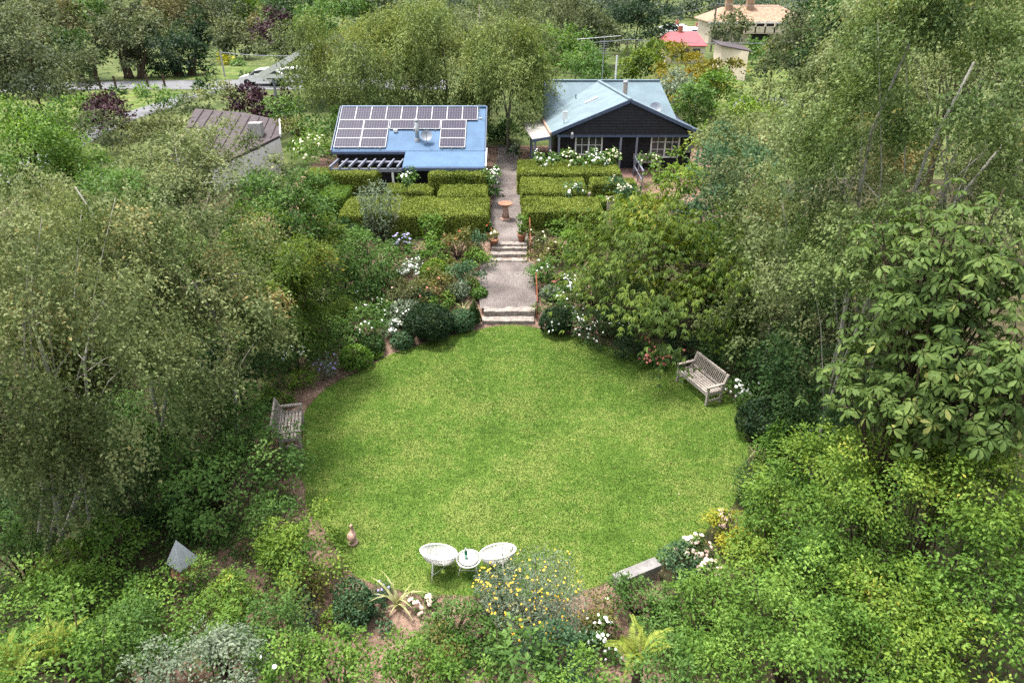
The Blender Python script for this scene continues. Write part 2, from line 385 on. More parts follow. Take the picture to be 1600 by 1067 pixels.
def single_leaves(mat, asp):               # seven tints of one leaf, shared by all the single leaves
    if mat not in SINGLE:
        e = np.array([[1., 0, 0]]); V, Fc = leaf_broad(np.zeros((1, 3)), e, np.array([[0, 0, 1.]]), np.ones(1), np.ones(1) * asp)
        SINGLE[mat] = [mesh_np('leaf', V, Fc, LM[mat], np.full(len(Fc), (k + .5) / 7)) for k in range(7)]
    return SINGLE[mat]
def plant(name, cat, style, mat, px, py, rx, ry, label, Y=None, leaf=.07, asp=.55, cover=3.4, ncl=None, lob=.25, flat=.55, zmin=-.55,
          trunk=None, bark=None, r0=None, stems=None, bloom=None, group=None, sink=.8, deep=1., droop=1., minpx=3.8, cs=None, crown='crown'):
    global TRI, NPLANT
    PSEED[0] += 1; rng = np.random.default_rng(PSEED[0])
    tree = trunk if trunk is not None else (cat == 'tree')
    if Y is None: Y = seat(px, py, rx, ry, sink)
    c, r, rz, z = fit(px, py, rx, ry, Y)
    pxm = z / 683.; L = max(leaf, minpx * pxm); W = L * asp
    area = math.pi * rx * ry * .4096; N = int(.87 * cover * area * pxm**2 / (.5 * L * W))
    N = max(40, N)
    if ncl is None: ncl = int(np.clip(area ** .5 * (.38 if style == 'weep' else .58), 9, 52 if style == 'weep' else 85))
    base = np.array([c[0], c[1], g(c[1])])
    ro = root(name, base, label, cat, group)
    pos, a, n, Ls, Ws, t, cc = crown_arrays(rng, style, c, (r, r * deep, rz), L, W, N, ncl, lob, flat, zmin, cs, droop)
    ok = pos[:, 2] > g(Y) + .01; pos, a, n, Ls, Ws, t = [q[ok] for q in (pos, a, n, Ls, Ws, t)]
    if style == 'whorl':                    # the leaves that show largest are parts of their own
        key = np.linalg.norm(pos - np.array((0, 0, CAMH)), axis=1) - .5 * Ls; idx = np.argsort(key)[:300]; keep = np.ones(len(pos), bool); keep[idx] = False
        big = single_leaves(mat, asp); ax = unit(a); sx = unit(np.cross(ax, n)); nx = np.cross(sx, ax)
        for i in idx:
            o = link('leaf', big[int(min(6, max(0, t[i] * 7)))], ro); l_ = float(Ls[i]); M_ = Matrix.Identity(4)
            for r_i in range(3): M_[r_i][0] = ax[i][r_i] * l_; M_[r_i][1] = -sx[i][r_i] * l_; M_[r_i][2] = nx[i][r_i] * l_; M_[r_i][3] = (pos[i] - base)[r_i]
            o.matrix_local = M_
        pos, a, n, Ls, Ws, t = [q[keep] for q in (pos, a, n, Ls, Ws, t)]
    if style == 'whorl': V, Fc = leaf_broad(pos - base, a, n, Ls, Ws); t = np.repeat(t, 6); TRI += len(Fc)
    else: V, Fc = leaf_geo(pos - base, a, n, Ls, Ws); TRI += 2 * len(Fc)
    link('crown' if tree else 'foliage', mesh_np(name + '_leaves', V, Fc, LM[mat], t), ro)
    mb = MB()
    if tree:
        top = c + np.array((0, 0, rz * .45)); rr = r0 or max(.05, .018 * (top[2] - base[2]))
        if stems is None: st = [(base - np.array((0, 0, .1)), top)]
        else: st = stems
        limb_mesh(mb, rng, base, st, cc, rr, 1 if style == 'whorl' else 4)
        mb.build('trunk', bark or bark_b, ro, True)
    elif ry > 26 and style != 'mound':
        for q in cc[rng.permutation(len(cc))[:10]]:
            mb.tube([base + rng.normal(size=3) * (.05, .05, 0) - (0, 0, .03), (base + q) / 2 + rng.normal(size=3) * .04, q], [.025, .017, .006], 5)
        mb.build('stems', bark or bark_b, ro, True)
    elif style == 'mound':                  # a solid core, its dark colour standing in for shade inside the plant
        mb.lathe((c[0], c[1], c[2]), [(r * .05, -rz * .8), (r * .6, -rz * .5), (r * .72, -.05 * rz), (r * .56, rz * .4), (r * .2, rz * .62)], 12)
        mb.build('stems', M_shade_core, ro, True)
    if bloom:
        for (fm, cnt, size) in (bloom if isinstance(bloom, list) else [bloom]):
            d = rand_dirs(rng, cnt, -.1); d = d * np.where(d[:, 1:2] > .3, (1, -1, 1), (1, 1, 1)); d = unit(d + (0, 0, .15))
            if style == 'mound': P = c + d * (r, r * deep, rz) * rng.uniform(.9, 1.08, (cnt, 1))
            else:
                src = pos[rng.integers(0, len(pos), cnt * 4)]; sc = (src - c) @ np.array((0, -.5, .85)); P = src[np.argsort(-sc)[:int(cnt * 2.2)]]; P = P[rng.permutation(len(P))[:cnt]] + (0, -.02, .06)
                d = unit(unit(P - c) + (0, -.2, .6))
            P = P[P[:, 2] > g(Y) + .03]; d = d[:len(P)]
            sz = max(size, 2.3 * pxm)
            link('blossoms', bloom_mesh(rng, P - base, unit(d[:len(P)]), sz, FM[fm]), ro); TRI += 6 * len(P)
    NPLANT += 1
    return ro
# ------------------------------------------------------------------ the setting
rngG = np.random.default_rng(5)
def sheet(name, xs, ys, dz, mat, extra=None):
    ys = sorted(set(list(ys) + [k[0] for k in GK if ys[0] < k[0] < ys[-1]])); V = []; Fc = []
    for y in ys:
        for x in xs: V.append((x, y, g(y) + dz + (extra(x, y) if extra else 0)))
    k = len(xs)
    for i in range(len(ys) - 1):
        for j in range(k - 1): Fc.append((i*k+j, i*k+j+1, (i+1)*k+j+1, (i+1)*k+j))
    return tag(link(name, mesh_np(name, V, Fc, mat)), kind='structure')
def ground_mat(name, cols, scale, bump=.5, bs=60, rough=.95, big=.6):
    m, n, b = newmat(name)
    tc = n.nodes.new('ShaderNodeTexCoord'); a = n.nodes.new('ShaderNodeTexNoise'); c = n.nodes.new('ShaderNodeTexNoise'); mx = n.nodes.new('ShaderNodeMath'); mx.operation = 'MULTIPLY_ADD'
    a.inputs['Scale'].default_value = scale; a.inputs['Detail'].default_value = 8; a.inputs['Roughness'].default_value = .75
    c.inputs['Scale'].default_value = big; c.inputs['Detail'].default_value = 3
    for q in (a, c): n.links.new(tc.outputs['Object'], q.inputs['Vector'])
    n.links.new(c.outputs[0], mx.inputs[0]); mx.inputs[1].default_value = .75; n.links.new(a.outputs[0], mx.inputs[2])
    rp = n.nodes.new('ShaderNodeValToRGB'); e = rp.color_ramp.elements
    k = len(cols)
    e[0].position = .62; e[0].color = (*cols[0], 1); e[1].position = 1.1 if k == 2 else 1.12; e[1].color = (*cols[-1], 1); e[1].position = 1.0
    for i in range(1, k - 1): q = e.new(.62 + .38 * i / (k - 1)); q.color = (*cols[i], 1)
    n.links.new(mx.outputs[0], rp.inputs[0]); n.links.new(rp.outputs[0], b.inputs['Base Color'])
    b.inputs['Roughness'].default_value = rough; b.inputs['Specular IOR Level'].default_value = .15
    d = n.nodes.new('ShaderNodeTexNoise'); d.inputs['Scale'].default_value = bs; d.inputs['Detail'].default_value = 3; n.links.new(tc.outputs['Object'], d.inputs['Vector'])
    bp = n.nodes.new('ShaderNodeBump'); bp.inputs['Strength'].default_value = bump; bp.inputs['Distance'].default_value = .03
    n.links.new(d.outputs[0], bp.inputs['Height']); n.links.new(bp.outputs[0], b.inputs['Normal'])
    return m
M_ground = ground_mat('meadow_grass', [(.03,.05,.014), (.065,.09,.025), (.12,.14,.05)], .8, .3, 8)
M_mulch = ground_mat('mulch', [(.05,.03,.022), (.15,.095,.07), (.3,.2,.15)], 9, .9, 45, big=1.2)
M_gravel = ground_mat('gravel', [(.085,.07,.065), (.145,.122,.114), (.25,.215,.2)], 22, .9, 60, big=.8)
M_lawn = ground_mat('lawn_turf', [(.05,.095,.014), (.095,.165,.026), (.17,.21,.05)], 3.2, .5, 40, big=.55)
M_verge = ground_mat('verge_grass', [(.045,.08,.015), (.08,.125,.025), (.15,.17,.055)], 1.2, .3, 10)
xs = [-700, -300, -120, -60, -30, -14, 0, 14, 30, 60, 120, 300, 700]
sheet('ground', xs, [-60, 0, 22.6, 40, 60, 90, 120, 160, 300, 900], 0, M_ground)
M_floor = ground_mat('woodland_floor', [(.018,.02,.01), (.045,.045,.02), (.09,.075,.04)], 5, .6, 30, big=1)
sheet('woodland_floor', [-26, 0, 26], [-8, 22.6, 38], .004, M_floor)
sheet('garden_bed', [-7.2, 0, 3.2], [6.5, 22.6, 31], .008, M_mulch)
sheet('garden_terrace', [-12, 0, 14], [31.0, 46], .008, M_mulch)
LAWN_PX = [(800,507),(740,518),(660,538),(580,571),(520,600),(490,627),(474,655),(474,700),(478,760),(486,805),(522,850),(543,886),(595,915),(650,928),(760,934),(900,930),(965,905),(1045,865),(1105,830),(1142,795),(1164,740),(1170,700),(1158,650),(1130,612),(1064,575),(1000,557),(930,537),(860,518)]
LP = np.array([onz(x, y, 0)[:2] for x, y in LAWN_PX])
th = np.arctan2(LP[:, 1] - 16.1, LP[:, 0] - .4); rr = np.hypot(LP[:, 1] - 16.1, LP[:, 0] - .4); o_ = np.argsort(th); th, rr = th[o_], rr[o_]
def lawn_r(t):
    return np.interp(t, np.concatenate([th[-3:] - 2*math.pi, th, th[:3] + 2*math.pi]), np.concatenate([rr[-3:], rr, rr[:3]]))
NL = 160; V = [(.4, 16.1, .012)]; Fc = []
for i in range(NL):
    t = -math.pi + 2 * math.pi * i / NL; r = lawn_r(t) + .05 * math.sin(11 * t) + .03 * math.sin(29 * t + 1) + rngG.normal(0, .012)
    V.append((.4 + r * math.cos(t), 16.1 + r * math.sin(t), .012)); Fc.append((0, 1 + i, 1 + (i + 1) % NL))
tag(link('lawn', mesh_np('lawn', V, Fc, M_lawn)), kind='structure')
# grass blades
m = leafmat('grass_blade', (.045,.095,.012), (.098,.185,.023), (.2,.27,.052), (.36,.32,.13), trans=.25)
nn = m.node_tree; a_ = [q for q in nn.nodes if q.type == 'ATTRIBUTE'][0]; rp_ = [q for q in nn.nodes if q.type == 'VALTORGB'][0]
NB = 260000; t = rngG.uniform(-math.pi, math.pi, NB); r = np.sqrt(rngG.random(NB)) * (lawn_r(t) + .04 + rngG.normal(0, .035, NB))
B = np.stack([.4 + r * np.cos(t), 16.1 + r * np.sin(t), np.full(NB, .012)], 1)
hh = rngG.uniform(.015, .038, NB); ang = rngG.uniform(0, 6.3, NB); ln = rngG.uniform(.2, .9, NB) * .045; ww = rngG.uniform(.006, .011, NB)
def fbm(x, y, s):
    v = 0; amp = 1
    for o in range(4):
        v = v + amp * np.sin(x * s + 1.7 * np.sin(y * s * .8 + o) + o * 2.1) * np.sin(y * s * 1.1 + 1.3 * np.sin(x * s * .7 + o * 3) + o); s *= 1.9; amp *= .62
    return v
lean = np.stack([np.cos(ang) * ln, np.sin(ang) * ln, hh], 1); sd = np.stack([-np.sin(ang + .6) * ww, np.cos(ang + .6) * ww, np.zeros(NB)], 1)
V = np.stack([B - sd, B + sd, B + lean], 1).reshape(-1, 3)
edge = np.clip((r / lawn_r(t) - .86) / .14, 0, 1)
tint = .37 + .085 * fbm(B[:, 0], B[:, 1], .8) + .065 * fbm(B[:, 0] + 9, B[:, 1], 3.1) + rngG.normal(0, .045, NB) + .12 * edge**2 * (rngG.random(NB)) + .05 * np.clip((13 - B[:, 1]) / 3, 0, 1)
tag(link('lawn_grass', mesh_np('lawn_grass', V, np.arange(NB * 3).reshape(-1, 3), m, np.clip(tint, 0, 1))), 'short mown green grass of the round lawn', 'grass', kind='stuff')
TRI += NB
# gravel path, terraced with the sleeper steps
pz = []
def strip(name, pts, mat):            # pts: (y, x0, x1, z)
    V = []; Fc = []
    for i, (y, a, b_, z) in enumerate(pts): V += [(a, y, z), (b_, y, z)]
    for i in range(len(pts) - 1): Fc.append((2*i, 2*i+1, 2*i+3, 2*i+2))
    return tag(link(name, mesh_np(name, V, Fc, mat)), kind='structure')
strip('gravel_path', [(23.05, -1.2, 1.0, .32), (25, -1.35, 1.0, .47), (27.0, -1.3, .85, .62)], M_gravel)
strip('upper_gravel_path', [(28.05, -1.0, .68, 1.0), (29.6, -1.1, .72, 1.02), (31.5, -1.15, .66, 1.03), (33, -1.0, .6, 1.03), (36, -.98, .5, 1.03), (40, -.95, .4, 1.03), (46, -.9, .4, 1.03)], M_gravel)
def chips(name, label, N, X, Y, dz, size, mat, keep=None):
    p = np.stack([rngG.uniform(*X, N), rngG.uniform(*Y, N)], 1)
    if keep is not None: p = p[keep(p[:, 0], p[:, 1])]
    k = len(p); z = np.interp(p[:, 1], [q[0] for q in GK], [q[1] for q in GK]) + dz
    c = np.stack([p[:, 0], p[:, 1], z], 1); a = rngG.normal(size=(k, 3)) * (1, 1, .25); n_ = rngG.normal(size=(k, 3)) * .35 + (0, 0, 1)
    V, Fc = leaf_geo(c, a, n_, size * rngG.uniform(.5, 1.4, k), size * .6 * rngG.uniform(.5, 1.2, k), .1, .05)
    global TRI; TRI += 2 * k
    return tag(link(name, mesh_np(name, V, Fc, mat, rngG.random(k))), label, 'mulch', kind='stuff')
m_chip = leafmat('bark_chip', (.07,.045,.03), (.18,.12,.085), (.36,.26,.19), trans=0)
def off_lawn(x, y):
    t = np.arctan2(y - 16.1, x - .4); return (np.hypot(x - .4, y - 16.1) > lawn_r(t) + .03) & ~((np.abs(x + .15) < 1.3) & (y > 22.3))
chips('bark_chips', 'brown bark chips and dead leaves on the garden beds', 26000, (-9, 9), (8, 29), .012, .05, m_chip, off_lawn)

m_fall = leafmat('fallen_leaf', (.2,.16,.05), (.36,.3,.1), (.5,.45,.25), trans=.1)
chips('fallen_leaves', 'scattered small fallen leaves and clover on the lawn', 420, (-6, 6.6), (10, 22), .045, .05, m_fall, lambda x, y: np.hypot(x - .4, y - 16.1) < 5.9)
# sleeper steps
def sleeper(par, y, z, x0, x1, d=.24, h=.16, seed=0):
    rs = random.Random(seed); mb = MB(); n = 9; vs = []
    for i in range(n):
        x = x0 + (x1 - x0) * i / (n - 1)
        for (yy, zz) in ((-d/2, -h), (d/2, -h), (d/2, 0), (-d/2, 0)): vs.append((x, y + yy + rs.uniform(-.014, .014), z + zz + rs.uniform(-.014, .01)))
    fs = [(3,2,1,0), tuple((n-1)*4 + k for k in range(4))]
    for i in range(n - 1):
        for k in range(4): fs.append((i*4+k, i*4+(k+1)%4, i*4+4+(k+1)%4, i*4+4+k))
    mb.add(vs, fs); return mb.build('sleeper', M_sleeper, par)
r_ = root('timber_steps', (0, 22.6, 0), 'lower flight of weathered timber sleeper steps at the lawn edge', 'steps')
sleeper(r_, 22.52, .15, -1.1, .82, .38, .2, 1); sleeper(r_, 22.95, .33, -1.05, .86, .4, .24, 2)
r_ = root('timber_steps', (0, 27.2, .6), 'upper flight of weathered timber sleeper steps below the birdbath', 'steps')
for i, (y, z) in enumerate(((27.05, .66), (27.42, .80), (27.80, .93), (28.05, 1.01))): sleeper(r_, y, z, -.93 + .03 * i, .64, .36, .22, 10 + i)
for lab, x, ya, yb, za, zb in (('rusty steel handrail beside the lower timber steps', .93, 22.6, 24.1, .02, .4), ('rusty steel handrail beside the upper timber steps', .78, 27.0, 28.9, .6, .95)):
    r_ = root('handrail', (x, ya, za), lab, 'handrail')
    for (y, z) in ((ya, za), (yb, zb)): MB().tube([(x, y, z - .1), (x, y, z + .85)], .022, 8).build('post', M_rust, r_)
    MB().tube([(x, ya - .1, za + .84), (x, yb + .1, zb + .86)], .026, 8).build('rail', M_rust, r_)

# far roads, verge, drive
def patch(name, pts, mat, dz):
    P = [onz(x, y, 1.0 + dz) for x, y in pts]
    return tag(link(name, mesh_np(name, P, [list(range(len(P)))], mat)), kind='structure')
patch('road', [(-200,150), (60,142), (200,139), (340,140), (560,140), (700,140), (700,124), (440,124), (200,127), (-200,134)], M_road, .03)
patch('side_road', [(345,142), (200,190), (100,245), (-60,330), (-60,300), (60,238), (180,182), (280,148)], M_road, .02)
patch('grass_verge', [(-200,235), (60,205), (215,172), (300,146), (150,143), (-200,156)], M_verge, .012)
patch('roadside_lawn', [(240,124), (470,124), (520,104), (200,104)], M_verge, .012)
patch('back_lawn', [(1120,160), (1260,150), (1240,92), (1130,98)], M_verge, .012)
patch('back_drive', [(1140,166), (1270,166), (1270,150), (1150,156)], M_road, .03)
# far hills
V = []; Fc = []; hx = np.linspace(-700, 700, 60); hy = np.linspace(170, 900, 30)
for y in hy:
    for x in hx:
        s = min(1, max(0, (y - 170) / 420)); V.append((x, y, g(y) - 3 + (70 + 22 * math.sin(x * .009 + 1) + 12 * math.sin(x * .023 + y * .01)) * s**1.2))
for i in range(29):
    for j in range(59): Fc.append((i*60+j, i*60+j+1, (i+1)*60+j+1, (i+1)*60+j))
M_hill = ground_mat('wooded_hill', [(.02,.04,.02), (.05,.08,.035), (.09,.12,.05)], .12, 1, .4, big=.02)
tag(link('hills', mesh_np('hills', V, Fc, M_hill, smooth=True)), kind='structure')
k = 420; hxs = rngG.uniform(-330, 330, k); hys = 175 + 330 * rngG.random(k)**1.3; PV = []; PF = []; PT = []
for i in range(k):
    x, y = hxs[i], hys[i]; s = min(1, (y - 170) / 420); z = g(y) - 3 + (70 + 22 * math.sin(x * .009 + 1) + 12 * math.sin(x * .023 + y * .01)) * s**1.2
    R_ = rngG.uniform(4, 8); m_ = 170; d = rand_dirs(rngG, m_, -.5); m_ = len(d); c = np.array((x, y, z + R_ * .9)) + d * R_ * np.array((1, 1, 1.2)) * lobes(rngG, d, .4)[:, None]
    v, f = leaf_geo(c, rngG.normal(size=(m_, 3)), d + rngG.normal(size=(m_, 3)) * .4 + (0, 0, .5), np.full(m_, 2.4), np.full(m_, 1.6)); PV.append(v); PF.append(f + sum(len(q) for q in PV[:-1])); PT.append(np.clip(.45 + rngG.normal(0, .15) + rngG.normal(0, .12, m_), 0, 1))
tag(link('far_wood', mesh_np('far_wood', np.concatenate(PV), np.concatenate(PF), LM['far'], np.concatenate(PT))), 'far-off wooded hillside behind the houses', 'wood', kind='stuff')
TRI += 2 * sum(len(f) for f in PF)

# ------------------------------------------------------------------ studio with solar panels
st = root('studio', (-5.2, 34.5, 1.0), 'dark timber studio with a blue roof covered in solar panels', 'building')
E0, E1 = onz(519, 236, 3.21), onz(757, 236, 3.21); Ye = E0[1]; xl, xr = E0[0], E1[0]
Yr, zr = 38.55, 4.81; zp = (zr - 3.21) / (Yr - Ye)
nrm = np.array((0, -zp, 1)); nrm /= np.linalg.norm(nrm)
MB().slab([(xl, Ye, 3.21), (xr, Ye, 3.21), (xr, Yr, zr), (xl, Yr, zr)], .1).build('roof', M_blue, st)
MB().slab([(xl, Yr + .02, zr), (xr, Yr + .02, zr), (xr, Yr + 2.4, 3.3), (xl, Yr + 2.4, 3.3)], .1).build('back_roof', M_blue, st)
MB().bar((xl - .02, Yr, zr + .02), (xr + .02, Yr, zr + .02), .24, .07).build('ridge_cap', M_blue, st)
XB = onz(628, 262, 2.78)[0]; Yb = 33.9
MB().slab([(XB, Yb, 2.78), (xr + .03, Yb, 2.78), (xr + .03, Ye + .02, 3.195), (XB, Ye + .02, 3.195)], .08).build('verandah_roof', M_blue, st)
MB().bar((xl - .03, Ye - .06, 3.12), (XB, Ye - .06, 3.12), .12, .12).build('gutter', M_trim, st)
MB().bar((XB - .02, Yb - .06, 2.68), (xr + .06, Yb - .06, 2.68), .12, .14).build('gutter', M_trim, st)
MB().bar((xr + .05, Ye - .02, 3.17), (xr + .05, Yr, zr - .03), .05, .2).build('barge_board', M_trim, st)
MB().bar((xl - .05, Ye - .02, 3.17), (xl - .05, Yr, zr - .03), .05, .2).build('barge_board', M_trim, st)
MB().bar((xr + .1, Yb, 2.76), (xr + .1, Ye + .3, 3.22), .07, .16).build('barge_board', M_white, st)
MB().box(((xl + xr) / 2, Ye + 2.9, 2.03), (xr - xl - .3, 5.2, 2.2)).build('wall', M_black, st)
for i in range(8):
    MB().box(((xl + XB) / 2, Ye + .285, 1.2 + i * .25), (XB - xl - .4, .03, .235)).build('weatherboard', M_black, st)
for sx in (xl + .12, xr - .12):               # gable infill
    MB().prism([(sx, Ye + .3, 3.12), (sx, Yr, zr - .12), (sx, Yr + 2.2, 3.3)], (.06 if sx < -5 else -.06, 0, 0)).build('gable_wall', M_black, st)
for x in (xr - .12, xr - 2.25, XB + .25): MB().box((x, Yb + .05, 1.82), (.11, .11, 1.66)).build('post', M_white, st)
px0 = onz(516, 262, 2.7)[0]
MB().bar((px0, Yb - .05, 2.63), (XB - .03, Yb - .05, 2.63), .09, .17).build('pergola_beam', M_grey, st)
MB().bar((px0 + .35, Ye - .3, 2.72), (XB - .03, Ye - .3, 2.72), .3, .06).build('pergola_beam', M_grey, st)
for i in range(8):
    x = px0 + .05 + i * (XB - px0 - .15) / 7.3
    MB().bar((x, Yb - .1, 2.77), (x + .12, Ye - .1, 2.8), .075, .12).build('pergola_rafter', M_grey, st)
for x in (px0 + .15, XB - .5): MB().box((x, Yb - .02, 1.78), (.1, .1, 1.6)).build('post', M_white, st)
# panels: laid on the slope by their corners in the photograph
Ty = np.array((0, 1, zp)); Ty /= np.linalg.norm(Ty); slope_len = (Yr - Ye) / Ty[1]
def on_roof(u, s): return np.array((xl + u, Ye, 3.21)) + Ty * s
def panel(u0, u1, s0, s1):
    lift = nrm * .07; P = [on_roof(u0, s0) + lift, on_roof(u1, s0) + lift, on_roof(u1, s1) + lift, on_roof(u0, s1) + lift]
    mb = MB(); mb.prism(P, -nrm * .03); o = mb.build('solar_panel', M_cell, st)
    uv = o.data.uv_layers.new(name='UVMap'); w, h = u1 - u0, s1 - s0; co = [(0, 0), (w, 0), (w, h), (0, h)] * 2
    for l in o.data.loops: uv.data[l.index].uv = (co[l.vertex_index % 4][0] + .008, co[l.vertex_index % 4][1] + .008)
    f = MB(); q = nrm * .006
    for a, b_ in ((0, 1), (1, 2), (2, 3), (3, 0)): f.bar(P[a] + q, P[b_] + q, .028, .03, nrm)
    f.build('frame', M_frame, o)
WR = xr - xl; Sl = slope_len
top0, top1 = Sl * .665, Sl * .985; w9 = (.945 * WR - .05) / 9
for i in range(9): panel(.06 + i * w9, .06 + (i + 1) * w9 - .02, top0 + .02, top1)
sc = .205 * Sl; c_u = [.07 + q * WR / 7.63 for q in (0, 1.31, 2.66, 3.97, 5.3)]; wl = 1.27 * WR / 7.63
rows = [top0 - sc, top0 - 2 * sc, top0 - 3 * sc]
for r, s0 in enumerate(rows):
    for c, u0 in enumerate(c_u):
        if r and c in (2, 3): continue
        panel(u0, u0 + wl, s0 + .01, s0 + sc - .02)
for (ua, ub, s) in ((.06, c_u[1] + wl, rows[2]), (c_u[4], c_u[4] + wl, rows[2]), (c_u[2], c_u[3] + wl, rows[0])):
    for t_ in (.1, .48, .9):
        p = on_roof(ua + (ub - ua) * t_, s - .06); MB().box(p + nrm * .03, (.05, .08, .06)).build('panel_foot', M_metal, st)
fl = on_roof(4.32, .24 * Sl)
o = MB().lathe(fl - (0, 0, .15), [(.11, 0), (.11, 1.12)], 14).build('flue', M_metal, st, True)
MB().lathe(fl + (0, 0, .9), [(.02, .06), (.15, .09), (.13, .13), (.02, .18)], 14).build('flue_cap', M_metal, o)
MB().lathe(fl - (0, 0, .08), [(.2, 0), (.16, .12), (.11, .2)], 14).build('flashing', M_dish, o)
def dish(par, p, r, az):
    mb = MB(); d = np.array((math.sin(az) * .8, -math.cos(az) * .8, .6)); d /= np.linalg.norm(d); c = np.array(p) + (0, 0, .42); e1 = np.cross(d, (0, 0, 1)); e1 /= np.linalg.norm(e1); e2 = np.cross(e1, d); n = 20; vs = [c - d * .1]
    for ring in (.5, 1):
        for k in range(n): t = 2*math.pi*k/n; vs.append(c - d * .1 * (1 - ring**2) + (e1 * math.cos(t) + e2 * math.sin(t)) * r * ring)
    fs = [(0, 1 + k, 1 + (k + 1) % n) for k in range(n)] + [(1 + k, 1 + n + k, 1 + n + (k + 1) % n, 1 + (k + 1) % n) for k in range(n)]
    mb.add(vs, fs); o = mb.build('satellite_dish', M_dish, par, True)
    MB().tube([np.array(p) - (0, 0, .05), c - d * .13], .022, 6).build('dish_mount', M_dish, o)
    MB().tube([c - e2 * r, c + d * .36 - e2 * .05], .014, 5).build('dish_arm', M_dish, o); MB().box(c + d * .38, (.06, .08, .07)).build('dish_receiver', M_dish, o)
dish(st, on_roof(4.83, .16 * Sl), .3, .1)
p = on_roof(3.12, .42 * Sl); MB().box(p + nrm * .08, (.2, .16, .14)).build('roof_box', M_white, st)
p = on_roof(WR - .3, .72 * Sl); o = MB().tube([p, p + (0, 0, .75)], .018, 6).build('antenna_mast', M_metal, st)
MB().bar(p + (-.1, 0, .72), p + (.14, .05, .72), .02, .02).build('antenna_bar', M_metal, o); MB().box(p + (.02, 0, .03), (.16, .1, .05)).build('antenna_foot', M_white, o)

# ------------------------------------------------------------------ house
hs = root('house', (6.2, 41, 1.0), 'black weatherboard house with a pale teal metal gable roof', 'building')
FY = 39.1; ze = 3.33; za = 5.1; apx = onz(984.6, 155, za); FYa = apx[1]
L0, R0 = at(862, 209, FY), at(1098, 206, FY); L0[2] = R0[2] = ze; AX = (L0[0] + R0[0]) / 2; BYr = 45.9; RX = 5.45
A = np.array((apx[0], FY, za)); B_ = np.array((RX, BYr, za))
Lb = np.array((1.9, 43.4, ze)); Rb = np.array((9.9, 43.4, ze))
MB().slab([L0, A, B_, Lb], .07).build('roof', M_teal, hs); MB().slab([A, R0, Rb, B_], .07).build('roof', M_teal, hs)
XL, XR = 2.05, 9.35
MB().slab([(XL - .2, 43.0, ze - .02), (XR + .7, 43.0, ze - .02), (XR, BYr, za + .015), (XL, BYr, za + .015)], .07).build('back_roof', M_teal2, hs)
MB().slab([(XL, BYr + .02, za + .01), (XR, BYr + .02, za + .01), (XR + .4, BYr + 3.6, ze), (XL - .2, BYr + 3.6, ze)], .07).build('back_roof', M_teal2, hs)
MB().bar((XL, BYr, za + .03), (XR, BYr, za + .03), .25, .06).build('ridge_cap', M_teal2, hs)
MB().bar(A + (0, 0, .03), B_ + (0, 0, .03), .2, .06).build('ridge_cap', M_teal, hs)
for e, f in ((A, L0), (A, R0)): MB().bar(e + (0, -.07, -.06), f + (0, -.07, -.06), .06, .18, (0, 0, 1)).build('barge_board', M_trim, hs)
MB().bar(L0 + (-.05, 0, -.05), Lb + (-.05, 0, -.05), .12, .12).build('gutter', M_terral, hs)
MB().bar(R0 + (.05, 0, -.05), Rb + (.05, 0, -.05), .12, .12).build('gutter', M_trim, hs)
nb = 11; zb0 = ze - .12; hb = (za - .2 - zb0) / nb
for i in range(nb):                              # gable boards, each lapped over the one below
    z0 = zb0 + i * hb; z1 = z0 + hb * .96
    def xb(z): f = max(0., min(1., (z - ze + .1) / (za - ze))); return (L0[0] + .45 + (A[0] - L0[0] - .45) * f, R0[0] - .45 + (A[0] - R0[0] + .45) * f)
    a0, b0 = xb(z0); a1, b1 = xb(z1); y0 = FY + .06
    MB().add([(a0, y0 - .035, z0), (b0, y0 - .035, z0), (b1, y0, z1), (a1, y0, z1), (a0, y0 + .05, z0), (b0, y0 + .05, z0), (b1, y0 + .05, z1), (a1, y0 + .05, z1)],
             [(0,1,2,3),(7,6,5,4),(0,4,5,1),(3,2,6,7),(0,3,7,4),(1,5,6,2)]).build('weatherboard', M_black, hs)
WY = 39.75
MB().prism([(L0[0] + .5, FY + .13, zb0), (A[0], FY + .13, za - .2), (R0[0] - .5, FY + .13, zb0)], (0, .06, 0)).build('gable_backing', M_black, hs)
MB().box(((L0[0] + R0[0]) / 2, WY + 3.2, 2.14), (R0[0] - L0[0] - .7, 6.3, 2.28)).build('wall', M_black, hs)
for i in range(9): MB().box(((L0[0] + R0[0]) / 2, WY + .02, 1.12 + i * .24), (R0[0] - L0[0] - .7, .04, .225)).build('weatherboard', M_black, hs)
MB().bar((L0[0] + .3, FY + .1, zb0 - .06), (R0[0] - .3, FY + .1, zb0 - .06), .12, .16).build('verandah_beam', M_trim, hs)
MB().box((6.3, 40.05, 1.08), (7.8, 2.0, .18)).build('deck', M_brick, hs)
for px_ in (873, 969, 994, 1091):
    x = at(px_, 235, FY + .1)[0]; MB().box((x, FY + .1, 2.1), (.11, .11, 2.2)).build('post', M_grey, hs)
